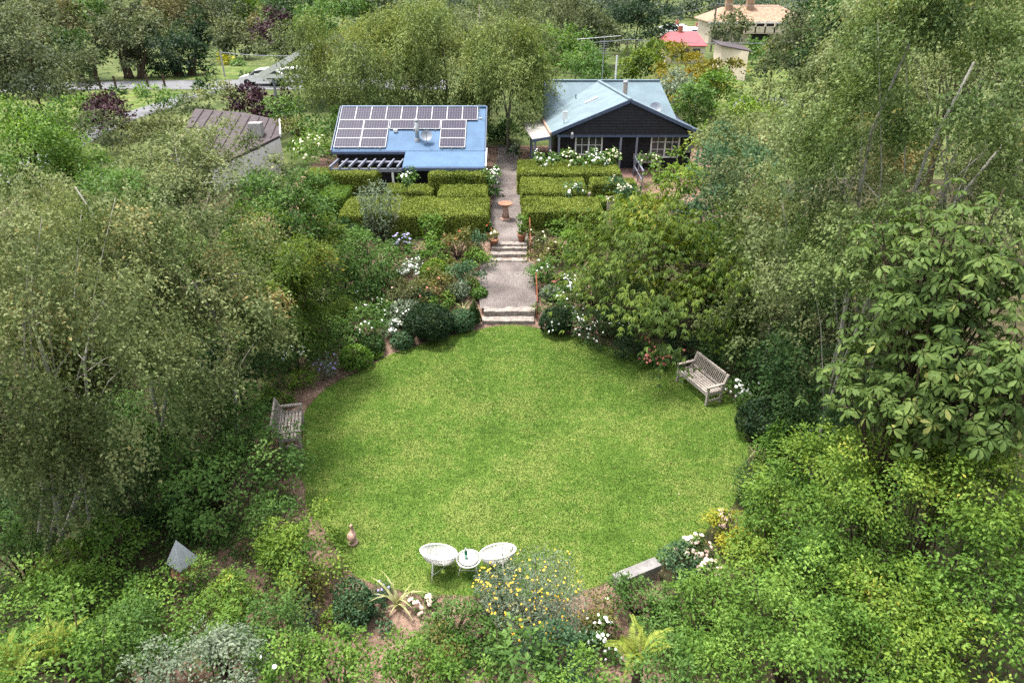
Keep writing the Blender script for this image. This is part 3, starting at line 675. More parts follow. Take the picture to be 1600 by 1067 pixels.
def window(px0_, px1, py0, py1, name, cols, rows_, groups):
    a = at(px0_, py0, WY); b_ = at(px1, py1, WY); x0, x1, z1, z0 = a[0], b_[0], a[2], b_[2]; y = WY - .05
    fr = MB().box(((x0 + x1) / 2, y + .02, z1 - .03), (x1 - x0, .1, .085)).box(((x0 + x1) / 2, y + .02, z0 + .03), (x1 - x0, .1, .085))
    for q in range(groups + 1): fr.box((x0 + .035 + (x1 - x0 - .07) * q / groups, y + .024, (z0 + z1) / 2), (.085, .09, z1 - z0))
    o = fr.build(name, M_white, hs); gw = (x1 - x0) / groups
    for q in range(groups):
        for i in range(cols):
            for j in range(rows_):
                w = (gw - .07) / cols; h = (z1 - z0 - .12) / rows_
                MB().box((x0 + q * gw + .035 + w * (i + .5), y + .03, z0 + .06 + h * (j + .5)), (w - .04, .02, h - .04)).build('pane', M_glassd, o)
        mb = MB()
        for i in range(1, cols): mb.box((x0 + q * gw + .035 + (gw - .07) / cols * i, y + .02, (z0 + z1) / 2), (.035, .04, z1 - z0 - .1))
        for j in range(1, rows_): mb.box((x0 + q * gw + gw / 2, y + .018, z0 + .06 + (z1 - z0 - .12) / rows_ * j), (gw - .1, .035, .035))
        mb.build('glazing_bar', M_white, o)
window(899, 940, 211, 242, 'window', 2, 2, 2); window(1018, 1059, 209, 246, 'french_door', 2, 3, 2)
# lean-to at the side
q = [at(832, 216, FY - .1), at(860, 209, FY - .1), (2.0, 43.3, 3.18), (.55, 43.3, 3.05)]; q[0][2] = 3.0; q[1][2] = 3.16
MB().slab(q, .06).build('side_roof', M_tan, hs); MB().bar(q[0] + (0, -.05, -.08), q[1] + (0, -.05, -.08), .06, .14).build('barge_board', M_trim, hs)
for px_ in (836, 859): x = at(px_, 235, FY)[0]; MB().box((x, FY, 2.0), (.12, .12, 2.05)).build('post', M_grey, hs)
MB().box((1.15, 41.4, 1.9), (.05, 4.2, 1.9)).build('side_wall', M_trim, hs)
def on_left(px_, py_):                          # a point on the left slope of the front roof
    n_ = np.cross(L0 - A, B_ - A); x, y, d = ray(px_, py_); v = np.array((x, y, d)); o0 = np.array((0, 0, CAMH)); t_ = ((A - o0) @ n_) / (v @ n_); return o0 + v * t_
p0, p1 = on_left(914, 162), on_left(934, 153); MB().bar(p0 + (0, 0, .04), p1 + (0, 0, .04), .2, .05).build('skylight', M_white, hs)
p = on_left(881, 193); o = MB().tube([p, p + (0, 0, .35)], .02, 6).build('wireless_mast', M_metal, hs); MB().box(p + (.05, -.03, .45), (.26, .05, .42)).build('wireless_panel', M_white, o)
p = on_left(899.5, 154); MB().tube([p, p + (0, 0, .25)], .04, 8).build('vent_pipe', M_grey, hs)
p = np.array((6.55, 41.6, 4.75)); o = MB().lathe(p - (0, 0, .2), [(.13, 0), (.13, 1.05)], 12).build('flue', M_wood, hs); MB().lathe(p + (0, 0, .82), [(.02, .04), (.17, .06), (.15, .13), (.02, .16)], 12).build('flue_cap', M_metal, o)
dish(hs, (8.75, 43.3, 3.5), .36, -.1)
p = np.array((L0[0] + 1.15, FY + .05, 3.12)); o = MB().box(p, (.16, .14, .2)).build('floodlight', M_grey, hs); MB().lathe(p + (0, -.05, .1), [(.07, 0), (.08, .08), (.02, .14)], 10).build('lamp_head', M_white, o)
MB().box(at(1076, 232, WY - .1), (.34, .06, .5)).build('wall_sign_plate', M_dish, hs)
for x, y, z, h in ((5.72, 46.0, 5.1, 2.6), (6.6, 46.2, 5.1, 1.45)):
    o = MB().tube([(x, y, z - .1), (x, y, z + h)], .028 if h > 2 else .05, 7).build('antenna_mast' if h > 2 else 'vent_pipe', M_metal if h > 2 else M_white, hs)
    if h > 2:
        MB().tube([(x - 1.7, y, z + h - .2), (x + 1.0, y, z + h)], .015, 5).build('antenna_boom', M_metal, o)
        for i in range(6): MB().bar((x - .28, y, z + h - .3 - i * .14), (x + .28, y, z + h - .3 - i * .14), .02, .02).build('antenna_element', M_metal, o)
# entry ramp, rail, deck seat
entry = onz(980, 262, 1.03); tag(MB().slab([(5.95, 36.2, 1.06), (6.75, 36.2, 1.06), (6.85, 39.0, 1.16), (6.0, 39.0, 1.16)], .1).build('entry_path', M_brick), kind='structure')
r_ = root('entry_rail', (6.95, 37, 1), 'blue-grey metal rail beside the red entry path', 'railing')
for y in (36.0, 37.4, 38.9): MB().box((6.95, y, 1.5), (.06, .06, 1.0)).build('post', M_grey, r_)
MB().bar((6.95, 35.9, 2.02), (6.95, 39.0, 2.1), .07, .07).build('rail', M_grey, r_); MB().bar((6.95, 35.9, 1.5), (6.95, 39.0, 1.56), .05, .05).build('rail', M_grey, r_)
r_ = root('deck_seat', (7.9, 39.9, 1.17), 'grey timber bench on the house verandah by the french doors', 'bench')
for i in range(3): MB().box((7.8, 39.3 + i * .13, 1.62), (1.6, .11, .04)).build('seat_slat', M_wood, r_)
for i in range(2): MB().box((7.8, 39.67, 1.8 + i * .16), (1.6, .04, .12)).build('back_slat', M_wood, r_)
for x in (7.1, 8.5):
    for y in (39.3, 39.65): MB().box((x, y, 1.39), (.07, .07, .44)).build('leg', M_wood, r_)

# ------------------------------------------------------------------ clipped hedges
m_core = M_shade_core
def hedge(label, x0, x1, y0, y1, top, mat='hedge', z0=None, rnd=.08, leaf=.06, bow=0.):
    global TRI
    PSEED[0] += 1; rng = np.random.default_rng(PSEED[0])
    zb = g((y0 + y1) / 2) - .02 if z0 is None else z0; base = np.array(((x0 + x1) / 2, (y0 + y1) / 2, zb))
    w, d, h = x1 - x0, y1 - y0, top - zb
    faces = [('t', w * d, 1.), ('f', w * h, 1.), ('b', w * h, .5), ('l', d * h, 1.), ('r', d * h, 1.)]; P = []; Nn = []
    for k, ar, f in faces:
        q = int(ar * 1000 * f); u = rng.random(q); v = rng.random(q); o = np.ones(q)
        if k == 't': p = np.stack([x0 + w * u, y0 + d * v, top * o], 1); nn_ = (0, 0, 1)
        elif k == 'f': p = np.stack([x0 + w * u, y0 * o, zb + h * v], 1); nn_ = (0, -1, 0)
        elif k == 'b': p = np.stack([x0 + w * u, y1 * o, zb + h * v], 1); nn_ = (0, 1, 0)
        elif k == 'l': p = np.stack([x0 * o, y0 + d * u, zb + h * v], 1); nn_ = (-1, 0, 0)
        else: p = np.stack([x1 * o, y0 + d * u, zb + h * v], 1); nn_ = (1, 0, 0)
        P.append(p); Nn.append(np.tile(np.array(nn_, float), (q, 1)))
    P = np.concatenate(P); Nn = np.concatenate(Nn)
    lo = np.array((x0 + rnd, y0 + rnd, zb - 9)); hi = np.array((x1 - rnd, y1 - rnd, top - rnd)); q = np.clip(P, lo, hi); dv = P - q; l = np.linalg.norm(dv, axis=1, keepdims=True)
    P = np.where(l > rnd, q + dv / (l + 1e-9) * rnd, P); Nn = np.where(l > 1e-4, dv / (l + 1e-9), Nn)
    und = .035 * np.sin(P[:, 0] * 1.7 + x0) * np.sin(P[:, 1] * 1.9 + y0) + .022 * np.sin(P[:, 0] * 6 + 1) * np.sin(P[:, 1] * 5 + P[:, 2] * 7)
    P = P + Nn * und[:, None] + Nn * rng.normal(0, .013, (len(P), 1))
    a = unit(Nn * .3 + rng.normal(size=P.shape) * .7 + (0, 0, .15)); n_ = unit(Nn * 1.2 + (0, 0, .25) + rng.normal(size=P.shape) * .35)
    L = leaf * rng.uniform(.7, 1.3, len(P)) * 1.25
    t = np.clip(.47 + 1.2 * und + .06 * np.sin(P[:, 0] * 2.3 + P[:, 1] * 1.1) + rng.normal(0, .15, len(P)), 0, 1)
    V, Fc = leaf_geo(P - base, a, n_, L, L * .6); TRI += 2 * len(Fc)
    ro = root('clipped_hedge', base, label, 'hedge')
    link('foliage', mesh_np('hedge_leaves', V, Fc, LM[mat], t), ro)
    e = .09; MB().box(((x0 + x1) / 2, (y0 + y1) / 2, (zb + top - e) / 2), (w - 2 * e, d - 2 * e, h - e)).build('dark_core', m_core, ro)  # solid box against see-through, coloured dark as the shaded inside of the hedge
def hx(px, py, Y): return at(px, py, Y)[0]
def HT(px0, px1, pyb, pyf, top, label, mat='hedge', **k):    # top face between two rows of the photograph
    yb = onz(800, pyb, top)[1]; yf = onz(800, pyf, top)[1]; xa = onz(px0, pyf, top)[0]; xb_ = onz(px1, pyf, top)[0]
    hedge(label, xa, xb_, yf, yb, top, mat, **k)
HT(528, 761, 307, 337, 1.97, 'long low golden-topped clipped hedge left of the birdbath')
HT(684, 760, 288, 305, 2.1, 'clipped hedge step behind the long hedge, left of the gravel path')
HT(671, 759, 266, 273, 2.6, 'tall rounded clipped hedge below the studio verandah')
HT(600, 673, 287, 301, 2.0, 'low clipped hedge between the two tall hedge blocks by the studio')
HT(476, 587, 263, 273, 2.6, 'tall square clipped hedge under the studio pergola')
HT(494, 537, 289, 309, 2.1, 'yellowish clipped hedge at the left end below the pergola', 'lime')
HT(820, 943, 308, 331, 2.0, 'clipped hedge block right of the birdbath, nearest the steps')
HT(816, 917, 278, 301, 2.15, 'clipped hedge block right of the path with a rose notch')
HT(926, 994, 278, 287, 2.1, 'short clipped hedge behind the cream roses right of the path')
HT(810, 971, 250, 271, 2.15, 'long clipped hedge in front of the house rose bed')
HT(882, 919, 309, 316, 1.55, 'small bright low hedge strip between the clipped blocks', 'bright')
HT(934, 948, 306, 315, 1.75, 'small square bright clipped box beside the grey slatted lid', 'bright')
HT(968, 1024, 307, 323, 1.95, 'yellow-green clipped hedge right of the grey slatted lid', 'lime')
# slatted box, stumps
c0 = onz(957, 326, 1.35); r_ = root('slatted_box', (c0[0], c0[1], 1.0), 'pale box with a grey slatted lid among the clipped hedges', 'box')
MB().box((c0[0], c0[1], 1.4), (.62, .6, .8)).build('body', M_cream, r_)
for i in range(5): MB().box((c0[0] - .26 + i * .13, c0[1], 1.83), (.115, .72, .05)).build('lid_slat', M_wood, r_)
for px_, py_, lab in ((922, 303, 'short grey timber stump in the gap between clipped hedges'), (998, 298, 'short pale timber stump at the foot of the entry rail')):
    p = onz(px_, py_, 1.5); tag(MB().lathe((p[0], p[1], 1.0), [(.13, 0), (.12, .5), (.1, .56), (.02, .57)], 8).build('timber_stump', M_wood, None, False), lab, 'stump')

# ------------------------------------------------------------------ birdbath, pots
p = onz(790, 343, 1.02); r_ = root('birdbath', p, 'terracotta birdbath with a wide bowl on the gravel path', 'birdbath')
MB().lathe(p, [(.25, 0), (.25, .05), (.2, .07), (.17, .12)], 20).build('base', M_terral, r_, True)
MB().lathe(p, [(.18, .1), (.145, .35), (.11, .62), (.12, .66)], 20).build('pedestal', M_terral, r_, True)
MB().lathe(p, [(.1, .64), (.2, .68), (.33, .76), (.345, .8), (.31, .79), (.2, .72), (.03, .7)], 24).build('bowl', M_terra, r_, True)
def pot(px, py, z, r, h, label):
    p = onz(px, py, z); ro = root('flower_pot', p, label, 'pot')
    MB().lathe(p, [(r * .68, 0), (r * .95, h * .82), (r * 1.06, h * .82), (r * 1.06, h), (r * .92, h), (r * .88, h * .9), (.01, h * .9)], 18).build('bowl', M_terra, ro, True)
    return p + (0, 0, h)
pot(815, 377, 1.0, .19, .34, 'terracotta pot with a leafy plant right of the path'); pot(772, 381, 1.0, .2, .2, 'low terracotta bowl left of the upper steps'); pot(763, 371, 1.0, .14, .24, 'small terracotta pot behind the low bowl by the steps')

# ------------------------------------------------------------------ garden furniture
def bench(name, label, corner, dirv, length, depth_, nb_, mat):
    """corner: front leg; dirv: along the front; the seat runs back to the left of dirv"""
    d = np.array((*dirv, 0.)); d /= np.linalg.norm(d); bk = np.array((-d[1], d[0], 0.)); c = np.array(corner, float)
    ro = root(name, c, label, 'bench'); up = np.array((0, 0, 1.))
    for e in (0, 1):
        f = c + d * (e * length)
        MB().bar(f, f + up * .62, .065, .065, d).build('leg', mat, ro)
        MB().bar(f + bk * depth_, f + bk * depth_ + up * .45, .065, .065, d).build('leg', mat, ro)
        MB().bar(f + bk * depth_ + up * .45, f + bk * (depth_ + .16) + up * .92, .065, .06, d).build('back_post', mat, ro)
        MB().bar(f - bk * .05 + up * .645, f + bk * (depth_ + .03) + up * .66, .085, .045).build('armrest', mat, ro)
        MB().bar(f + up * .16, f + bk * depth_ + up * .16, .045, .06).build('stretcher', mat, ro)
        MB().bar(f + up * .385, f + bk * depth_ + up * .385, .045, .07).build('side_rail', mat, ro)
    MB().bar(c + up * .385, c + d * length + up * .385, .04, .085).build('front_rail', mat, ro)
    MB().bar(c + bk * depth_ + up * .385, c + bk * depth_ + d * length + up * .385, .04, .085).build('back_rail', mat, ro)
    ns = 6
    for i in range(ns):
        o = bk * (.01 + i * (depth_ - .03) / (ns - 1)) + up * .447
        MB().bar(c + o - d * .02, c + o + d * (length + .02), (depth_ / ns) * .78, .026).build('seat_slat', mat, ro)
    tp = bk * (depth_ + .155) + up * .91; MB().bar(c + tp - d * .04, c + tp + d * (length + .04), .05, .075).build('top_rail', mat, ro)
    lp = bk * (depth_ + .03) + up * .53; MB().bar(c + lp, c + lp + d * length, .04, .06).build('lower_back_rail', mat, ro)
    for i in range(nb_):
        f = d * (length * (i + .7) / (nb_ + .4)); MB().bar(c + lp + f + up * .02, c + tp + f - up * .02, .042, .018, d).build('back_slat', mat, ro)
P0, P1 = onz(1058, 596, 0), onz(1099, 631, 0); dv = P0 - P1
d_ = (P1 - P0)[:2]
bench('garden_bench', 'long weathered timber bench with slatted back beside white flowers', P0, d_, float(np.linalg.norm(d_)) + .12, .5, 20, M_wood)
Q0, Q1 = onz(471, 703, 0), onz(474, 660, 0)
bench('garden_bench', 'smaller weathered timber bench half hidden by the big-leaved shrub', Q0, (Q1 - Q0)[:2], 1.3, .5, 11, M_wood)
B0, B1 = onz(962, 903, .42), onz(1028, 876, .42); dd = unit(B1 - B0); r_ = root('beam_bench', (B0 + B1) / 2 - (0, 0, .42), 'plain grey timber beam bench at the front edge of the lawn', 'bench')
MB().bar(B0 - (0, 0, .09), B1 - (0, 0, .09), .26, .18).build('beam', plain('grey_beam', (.25,.235,.228), .9, .15, 0, .16, 6, .2, 30), r_)
for t_ in (.15, .85): q = B0 * (1 - t_) + B1 * t_; MB().box(q - (0, 0, .3), (.24, .2, .26), math.atan2(dd[1], dd[0])).build('leg', M_sleeper, r_)

def cord_chair(label, p, face):
    ro = root('cord_chair', p, label, 'chair', 'white string garden chairs'); f = np.array((math.cos(face), math.sin(face), 0)); s = np.array((-f[1], f[0], 0)); z = np.array((0, 0, 1.))
    c = p + z * .61; bu = unit(-f * .9 + z * .43); N = 72
    rim = [c + s * .39 * math.cos(t) * (1 + .04 * math.sin(t)) + bu * .42 * math.sin(t) for t in np.linspace(0, 2 * math.pi, N, endpoint=False)]
    MB().tube(rim, .017, 6, True).build('rim', M_white, ro, True)
    bc = p + z * .2 + f * .03; axn = unit(np.cross(s, bu)); axn = axn if axn[2] > 0 else -axn
    ring = [bc + s * .07 * math.cos(t) + bu * .07 * math.sin(t) for t in np.linspace(0, 2 * math.pi, N, endpoint=False)]
    mb = MB()
    for i in range(N):
        a, b_ = rim[i], ring[i]; o = unit((a - c)) ; m1 = a * .55 + b_ * .45 + o * .07 - axn * .03
        mb.tube([a, m1, b_], .0115, 4)
    mb.build('cord_seat', M_white, ro, True); MB().tube(ring, .012, 6, True).build('base_ring', M_white, ro, True)
    hub = []
    for k, (an, rr_) in enumerate(((.75, .36), (-.75, .36), (math.pi, .4))):
        dr = f * math.cos(an) + s * math.sin(an); foot = p + dr * rr_; top_ = p + dr * (.24 if k < 2 else .3) + z * (.42 if k < 2 else .55)
        MB().tube([foot, top_], .013, 6).build('leg', M_white, ro, True); hub.append(p + dr * (.31 if k < 2 else .34) + z * .22)
    MB().tube(hub, .01, 6, True).build('brace', M_white, ro, True)
cord_chair('white string chair left of the small table, its back to the left', onz(688, 893, 0), math.radians(68))
cord_chair('white string chair right of the small table, beside yellow flowers', onz(778, 892, 0), math.radians(112))
p = onz(733, 895, 0); r_ = root('side_table', p, 'small round white side table between the two string chairs', 'table'); z = np.array((0, 0, 1.))
ci = [p + (.255 * math.cos(t), .255 * math.sin(t), .44) for t in np.linspace(0, 2*math.pi, 36, endpoint=False)]; c2 = [p + (.1 * math.cos(t), .1 * math.sin(t), .31) for t in np.linspace(0, 2*math.pi, 36, endpoint=False)]
MB().tube(ci, .016, 6, True).build('rim', M_white, r_, True); mb = MB()
for a, b_ in zip(ci, c2): mb.tube([a, b_], .008, 4)
mb.build('cord_apron', M_white, r_); MB().lathe(p + z * .445, [(.2, 0), (.205, .008), (.2, .014)], 32).build('table_top', M_white, r_)
for k in range(3):
    an = math.radians(-90 + 58 + 120 * k); dr = np.array((math.cos(an), math.sin(an), 0)); MB().tube([p + dr * .27, p + dr * .16 + z * .43], .012, 6).build('leg', M_white, r_, True)
MB().tube([p + (.215 * math.cos(math.radians(-32 + 120 * k)), .215 * math.sin(math.radians(-32 + 120 * k)), .2) for k in range(3)], .009, 6, True).build('brace', M_white, r_)
bp_ = p + (-.05, -.01, .46); r_ = root('bottle', bp_, 'green glass bottle with a pale label on the side table', 'bottle')
MB().lathe(bp_, [(.036, 0), (.038, .02), (.038, .17), (.03, .205), (.015, .235), (.013, .29), (.015, .295), (.015, .3)], 16).build('body', M_bottle, r_, True)
MB().lathe(bp_, [(.0386, .055), (.0386, .14)], 16).build('bottle_label', plain('pale_label', (.35,.6,.5), .6, .3, 0, .2, 60), r_, True)
MB().lathe(bp_, [(.0155, .275), (.0155, .302), (.004, .304)], 12).build('cap', M_white, r_, True)

# goose statue: body one turned form bent towards the head
p = onz(551, 848, .012); ro = root('goose_statue', p, 'pale terracotta goose statue on a round base on the lawn', 'statue')
MB().lathe(p, [(.13, 0), (.13, .045), (.11, .06), (.02, .062)], 18).build('base', M_terral, ro, True)
mb = MB(); pts = [(.0, -.09, .1), (0, -.07, .15), (0, -.02, .2), (0, .04, .23), (0, .09, .27), (0, .1, .33), (0, .095, .4), (0, .085, .46), (0, .05, .485), (0, .0, .475)]; rs = [.03, .075, .105, .1, .07, .042, .033, .034, .03, .008]
mb.tube([p + np.array(q) for q in pts], rs, 12); mb.build('body', M_terral, ro, True)
mb = MB(); mb.tube([p + (0, .0, .05), p + (0, .0, .16)], .05, 10); mb.build('feet', M_terra, ro, True)

# bird feeder with a pyramid roof
p = at(286, 878, 10.1); p[2] = 0; zt = at(286, 882, 10.1)[2]; ro = root('bird_feeder', p, 'bird feeder with a pale pyramid metal roof among the shrubs', 'bird feeder')
MB().tube([p - (0, 0, .1), p + (0, 0, zt - .1)], .04, 8).build('post', M_wood, ro)
MB().lathe((p[0], p[1], zt - .2), [(.04, -.16), (.22, -.06), (.28, .06), (.25, .06), (.02, .02)], 18).build('tray', M_terra, ro, True)
for k in range(4): an = k * math.pi / 2 + .6; MB().bar((p[0] + .19 * math.cos(an), p[1] + .19 * math.sin(an), zt - .1), (p[0] + .19 * math.cos(an), p[1] + .19 * math.sin(an), zt + .14), .025, .025).build('roof_post', M_wood, ro)
apex = np.array((p[0], p[1], zt + .7)); cs_ = [np.array((p[0] + (.32 * math.cos(k * math.pi / 2 + .25)), p[1] + .32 * math.sin(k * math.pi / 2 + .25), zt + .12)) for k in range(4)]
m_zinc = plain('zinc_sheet', (.5,.53,.56), .45, .4, .2, .08, 8)
for k in range(4): a, b_ = cs_[k], cs_[(k + 1) % 4]; MB().prism([a, b_, apex], (0, 0, -.012)).build('roof_panel', m_zinc, ro)

# ------------------------------------------------------------------ neighbouring buildings
nh = root('neighbour_house', (-16, 40, 1), 'white neighbour house with a dark brown ribbed roof, far left', 'building')
T0, T1 = at(330, 172, 46), at(436, 187, 45); T0[2] = T1[2] = 4.6; F0, F1 = at(345, 222, 38.5), at(436, 211, 42.6)
Fa = at(398, 232, 37.5)
P_ = [T0, T1, at(437, 211, 41.2), Fa, at(300, 262, 34.5)]
rn = np.cross(P_[1] - P_[0], P_[3] - P_[0])
def rplane(px, py): x, y, d = ray(px, py); v = np.array((x, y, d)); o0 = np.array((0, 0, CAMH)); return o0 + v * (((P_[0] - o0) @ rn) / (v @ rn))
poly = [rplane(*q) for q in ((305, 170), (380, 176), (436, 188), (437, 212), (397, 232), (330, 262), (262, 250))]
MB().slab(poly, .12).build('roof', M_brown, nh)
for i in range(9):
    a, b_ = rplane(318 + i * 14.5, 172 + i * 2), rplane(262 + i * 20, 258 - i * 5); 
    MB().bar(a + (0, 0, .03), b_ * .92 + a * .08 + (0, 0, .03), .07, .05).build('roof_rib', M_brown, nh)
for (a, b_) in ((poly[3], poly[4]), (poly[4], poly[5])):
    MB().prism([a - (0, 0, .14), b_ - (0, 0, .14), (b_[0], b_[1], .8), (a[0], a[1], .8)], (-.12, .12, 0)).build('wall', M_white, nh)
MB().bar(poly[2] + (.04, 0, 0), poly[3] + (.04, 0, 0), .08, .16).build('barge_board', M_white, nh)
q = rplane(402, 212); MB().box(q + (0, 0, .25), (.7, .5, .9)).build('chimney', M_stone, nh)
# carport gable
cp = root('carport', (-21, 58, 1), 'open white-edged gable carport roof behind the willow, far left', 'carport')
a, b_, c_ = at(407, 117, 58), at(497, 66, 58), at(590, 117, 58)
for e, f in ((a, b_), (b_, c_)):
    MB().slab([e, f, f + (0, 7, 0), e + (0, 7, 0)], .12).build('roof', M_black, cp); MB().bar(e + (0, -.08, -.05), f + (0, -.08, -.05), .1, .42).build('barge_board', M_white, cp)
MB().bar(a + (-.5, -.05, -.1), c_ + (.5, -.05, -.1), .12, .3).build('fascia', M_white, cp)
for x in (a[0] + .9, c_[0] - .9):
    for y in (58.2, 64.5): MB().box((x, y, (1 + a[2]) / 2), (.16, .16, a[2] - 1.1)).build('post', M_grey, cp)
# car
def car(label, c, col):
    ro = root('parked_car', c, label, 'car'); mb = MB(); w = .88
    prof = [(-2.15,.35),(-2.2,.7),(-1.95,.98),(-1.6,1.0),(-1.2,1.42),(-.3,1.55),(.9,1.52),(1.75,1.1),(2.15,.85),(2.2,.4)]
    prof = [(-2.2,.4),(-2.15,.82),(-1.2,1.0),(-.55,1.45),(.4,1.56),(1.6,1.5),(2.0,1.05),(2.2,.95),(2.2,.4)]
    mb.prism([c + (x, -w, z_) for x, z_ in prof], (0, 2 * w, 0)); mb.build('body', col, ro)
    for sgn in (-1, 1):
        y = sgn * (w + .006); MB().prism([c + (x, y, z_) for x, z_ in ((-1.05,1.03),(-.5,1.4),(.35,1.48),(.35,1.03))], (0, sgn * .01, 0)).build('side_window', M_glassd, ro); MB().prism([c + (x, y, z_) for x, z_ in ((.45,1.03),(.45,1.48),(1.5,1.42),(1.8,1.05))], (0, sgn * .01, 0)).build('side_window', M_glassd, ro)
        for x in (-1.4, 1.4):
            o = MB().tube([c + (x, sgn * (w - .18), .33), c + (x, sgn * (w + .03), .33)], .33, 16).build('wheel', M_tyre, ro); MB().tube([c + (x, sgn * (w + .03), .33), c + (x, sgn * (w + .045), .33)], .2, 12).build('rim', M_metal, o)
    MB().prism([c + (-1.22, -.75, 1.01), c + (-1.22, .75, 1.01), c + (-.57, .7, 1.455), c + (-.57, -.7, 1.455)], (-.015, 0, .015)).build('windscreen', M_glassd, ro)
car('white parked car on the road beyond the carport', onz(414, 133, 1.03), M_white)
car('white car further along the road behind the birch tops', onz(455, 131, 1.03), M_white)
# poles and wires
def pole(label, px, ptop, Y, r=.13, mat=None, arm=True):
    t_ = at(px, ptop, Y); ro = root('power_pole', (t_[0], Y, g(Y)), label, 'pole'); MB().tube([(t_[0], Y, g(Y) - .2), t_], [r, r * .75], 10).build('shaft', mat or bark_g, ro)
    if arm: MB().bar(t_ + (-1.1, 0, -.35), t_ + (1.1, 0, -.35), .1, .12).build('crossarm', mat or bark_g, ro)
    return t_
w1 = pole('tall brown power pole behind the teal house', 981, 62, 78); w2 = pole('slim power pole in front of the cream two-storey building', 1120, 6, 100, .14)
w3 = pole('pale slim power pole beside the far road at left', 344, 82, 77, .1, M_stone, False)
def wire(a, b_, sag, label, thick=.03):
    pts = [np.array(a) * (1 - t_) + np.array(b_) * t_ - (0, 0, sag * 4 * t_ * (1 - t_)) for t_ in np.linspace(0, 1, 14)]
    tag(MB().tube(pts, thick, 4).build('power_line', M_grey, None), label, 'power line')
wire(w1, at(1330, 62, 82), .4, 'power line running right from the brown pole'); wire(w1, at(820, 63, 76), .3, 'power line running left from the brown pole')
wire(w2, at(1010, 22, 120), .5, 'power line sloping down left from the slim pole'); wire(w2, at(1340, 6, 100), .4, 'power line running right past the orange roof'); wire(w3, at(520, 84, 74), .3, 'power line over the far road at left')
# cream two-storey building
cb = root('two_storey_building', (35, 112, 1), 'cream two-storey building with an orange tiled hip roof and balcony', 'building')
a = at(1112, 29, 110); b_ = at(1262, 29, 110); x0, x1, ez = a[0], b_[0], a[2] - .4
MB().box(((x0 + x1) / 2, 114, (1 + ez) / 2), (x1 - x0, 7.6, ez - 1)).build('wall', M_cream, cb)
rt = at(1150, 8, 114)[2]; e = .6
rp4 = [(x0 - e, 109.6, ez), (x1 + e, 109.6, ez), (x1 + e, 118.4, ez), (x0 - e, 118.4, ez)]; r1, r2 = (x0 + 3.2, 114, rt), (x1 - 3.2, 114, rt)
for f in ([rp4[0], rp4[1], r2, r1], [rp4[1], rp4[2], r2], [rp4[2], rp4[3], r1, r2], [rp4[3], rp4[0], r1]): MB().prism(f, (0, 0, -.12)).build('roof', M_orange, cb)
MB().box(((x0 + x1) / 2, 109.7, ez - .14), (x1 - x0 + 1, .25, .25)).build('eave_board', M_white, cb)
for px_ in (1139, 1172): q = at(px_, 8, 113); o = MB().box(q, (1.0, .9, 2.0)).build('chimney', M_orange, cb); MB().box(q + (0, 0, 1.0), (1.2, 1.1, .2)).build('chimney_cap', M_cream, o)
bx0, bx1 = at(1165, 45, 109)[0], at(1225, 45, 109)[0]; zb1, zb2 = at(1180, 34, 109)[2], at(1180, 52, 109)[2]
MB().box(((bx0 + bx1) / 2, 110.05, (zb1 + zb2) / 2 + .3), (bx1 - bx0, .12, zb1 - zb2 - .6)).build('balcony_recess', M_black, cb)
MB().box(((bx0 + bx1) / 2, 109.4, zb2), (bx1 - bx0 + .3, 1.2, .15)).build('balcony_floor', M_cream, cb)
MB().box(((bx0 + bx1) / 2, 108.85, zb2 + .45), (bx1 - bx0 + .3, .1, .8)).build('balustrade', M_cream, cb)
for i in range(5): MB().box((bx0 + (bx1 - bx0) * i / 4, 108.9, (zb1 + zb2) / 2), (.2, .2, zb1 - zb2)).build('column', M_cream, cb)
for i in range(3): MB().box((x0 + 1 + i * 1.6, 110.1, ez - 2.0), (.8, .1, 1.4)).build('window', M_glassd, cb)
MB().box(((bx0 + bx1) / 2, 110.05, 2.2), (3, .1, 2)).build('ground_floor_opening', M_black, cb)
# red, white, cream and pink houses
def cottage(label, px0, px1, ptop, peave, Y, dep, roofm, wallm, cat='house', name='far_house'):
    a, b_ = at(px0, peave, Y), at(px1, peave, Y); rt_ = at(px0, ptop, Y + dep / 2)[2]; ez_ = a[2]; gz = g(Y); ro = root(name, ((a[0] + b_[0]) / 2, Y, gz), label, cat)
    MB().box(((a[0] + b_[0]) / 2, Y + dep / 2, (gz + ez_) / 2), (b_[0] - a[0] - .4, dep - .4, ez_ - gz)).build('wall', wallm, ro)
    ix = min(2.0, (b_[0] - a[0]) * .25); r1 = np.array((a[0] + ix, Y + dep / 2, rt_)); r2 = np.array((b_[0] - ix * .4, Y + dep / 2, rt_)); c3 = b_ + (0, dep, 0); c4 = a + (0, dep, 0)
    for f in ([a, b_, r2, r1], [b_, c3, r2], [c3, c4, r1, r2], [c4, a, r1]): MB().prism(f, (0, 0, -.1)).build('roof', roofm, ro)
    MB().box(r1 + (1.2, 0, .2), (.5, .5, .9)).build('chimney', M_terra, ro)
    for i in range(3): MB().box((a[0] + (b_[0] - a[0]) * (.25 + .25 * i), Y + .18, gz + (ez_ - gz) * .55), (.9, .06, 1.1)).build('window', M_glassd, ro)
    return ro
cottage('far house with a red metal roof behind the autumn maple', 1040, 1106, 50, 72, 88, 8, M_redroof, M_cream)
cottage('far house with a pale grey-white roof left of the red roof', 1044, 1082, 38, 49, 118, 8, plain('white_roof', (.6,.62,.65), .5, .4, 0, .06, 2), M_white)
cottage('small far house with a white roof beside the cream building', 1079, 1102, 42, 50, 122, 7, MATS['white_roof'], M_white)
cottage('distant house with pink and red walls seen through the trees', 872, 900, 94, 104, 84, 6, M_redroof, plain('pink_wall', (.6,.25,.24), .8, .2, 0, .1, 2))
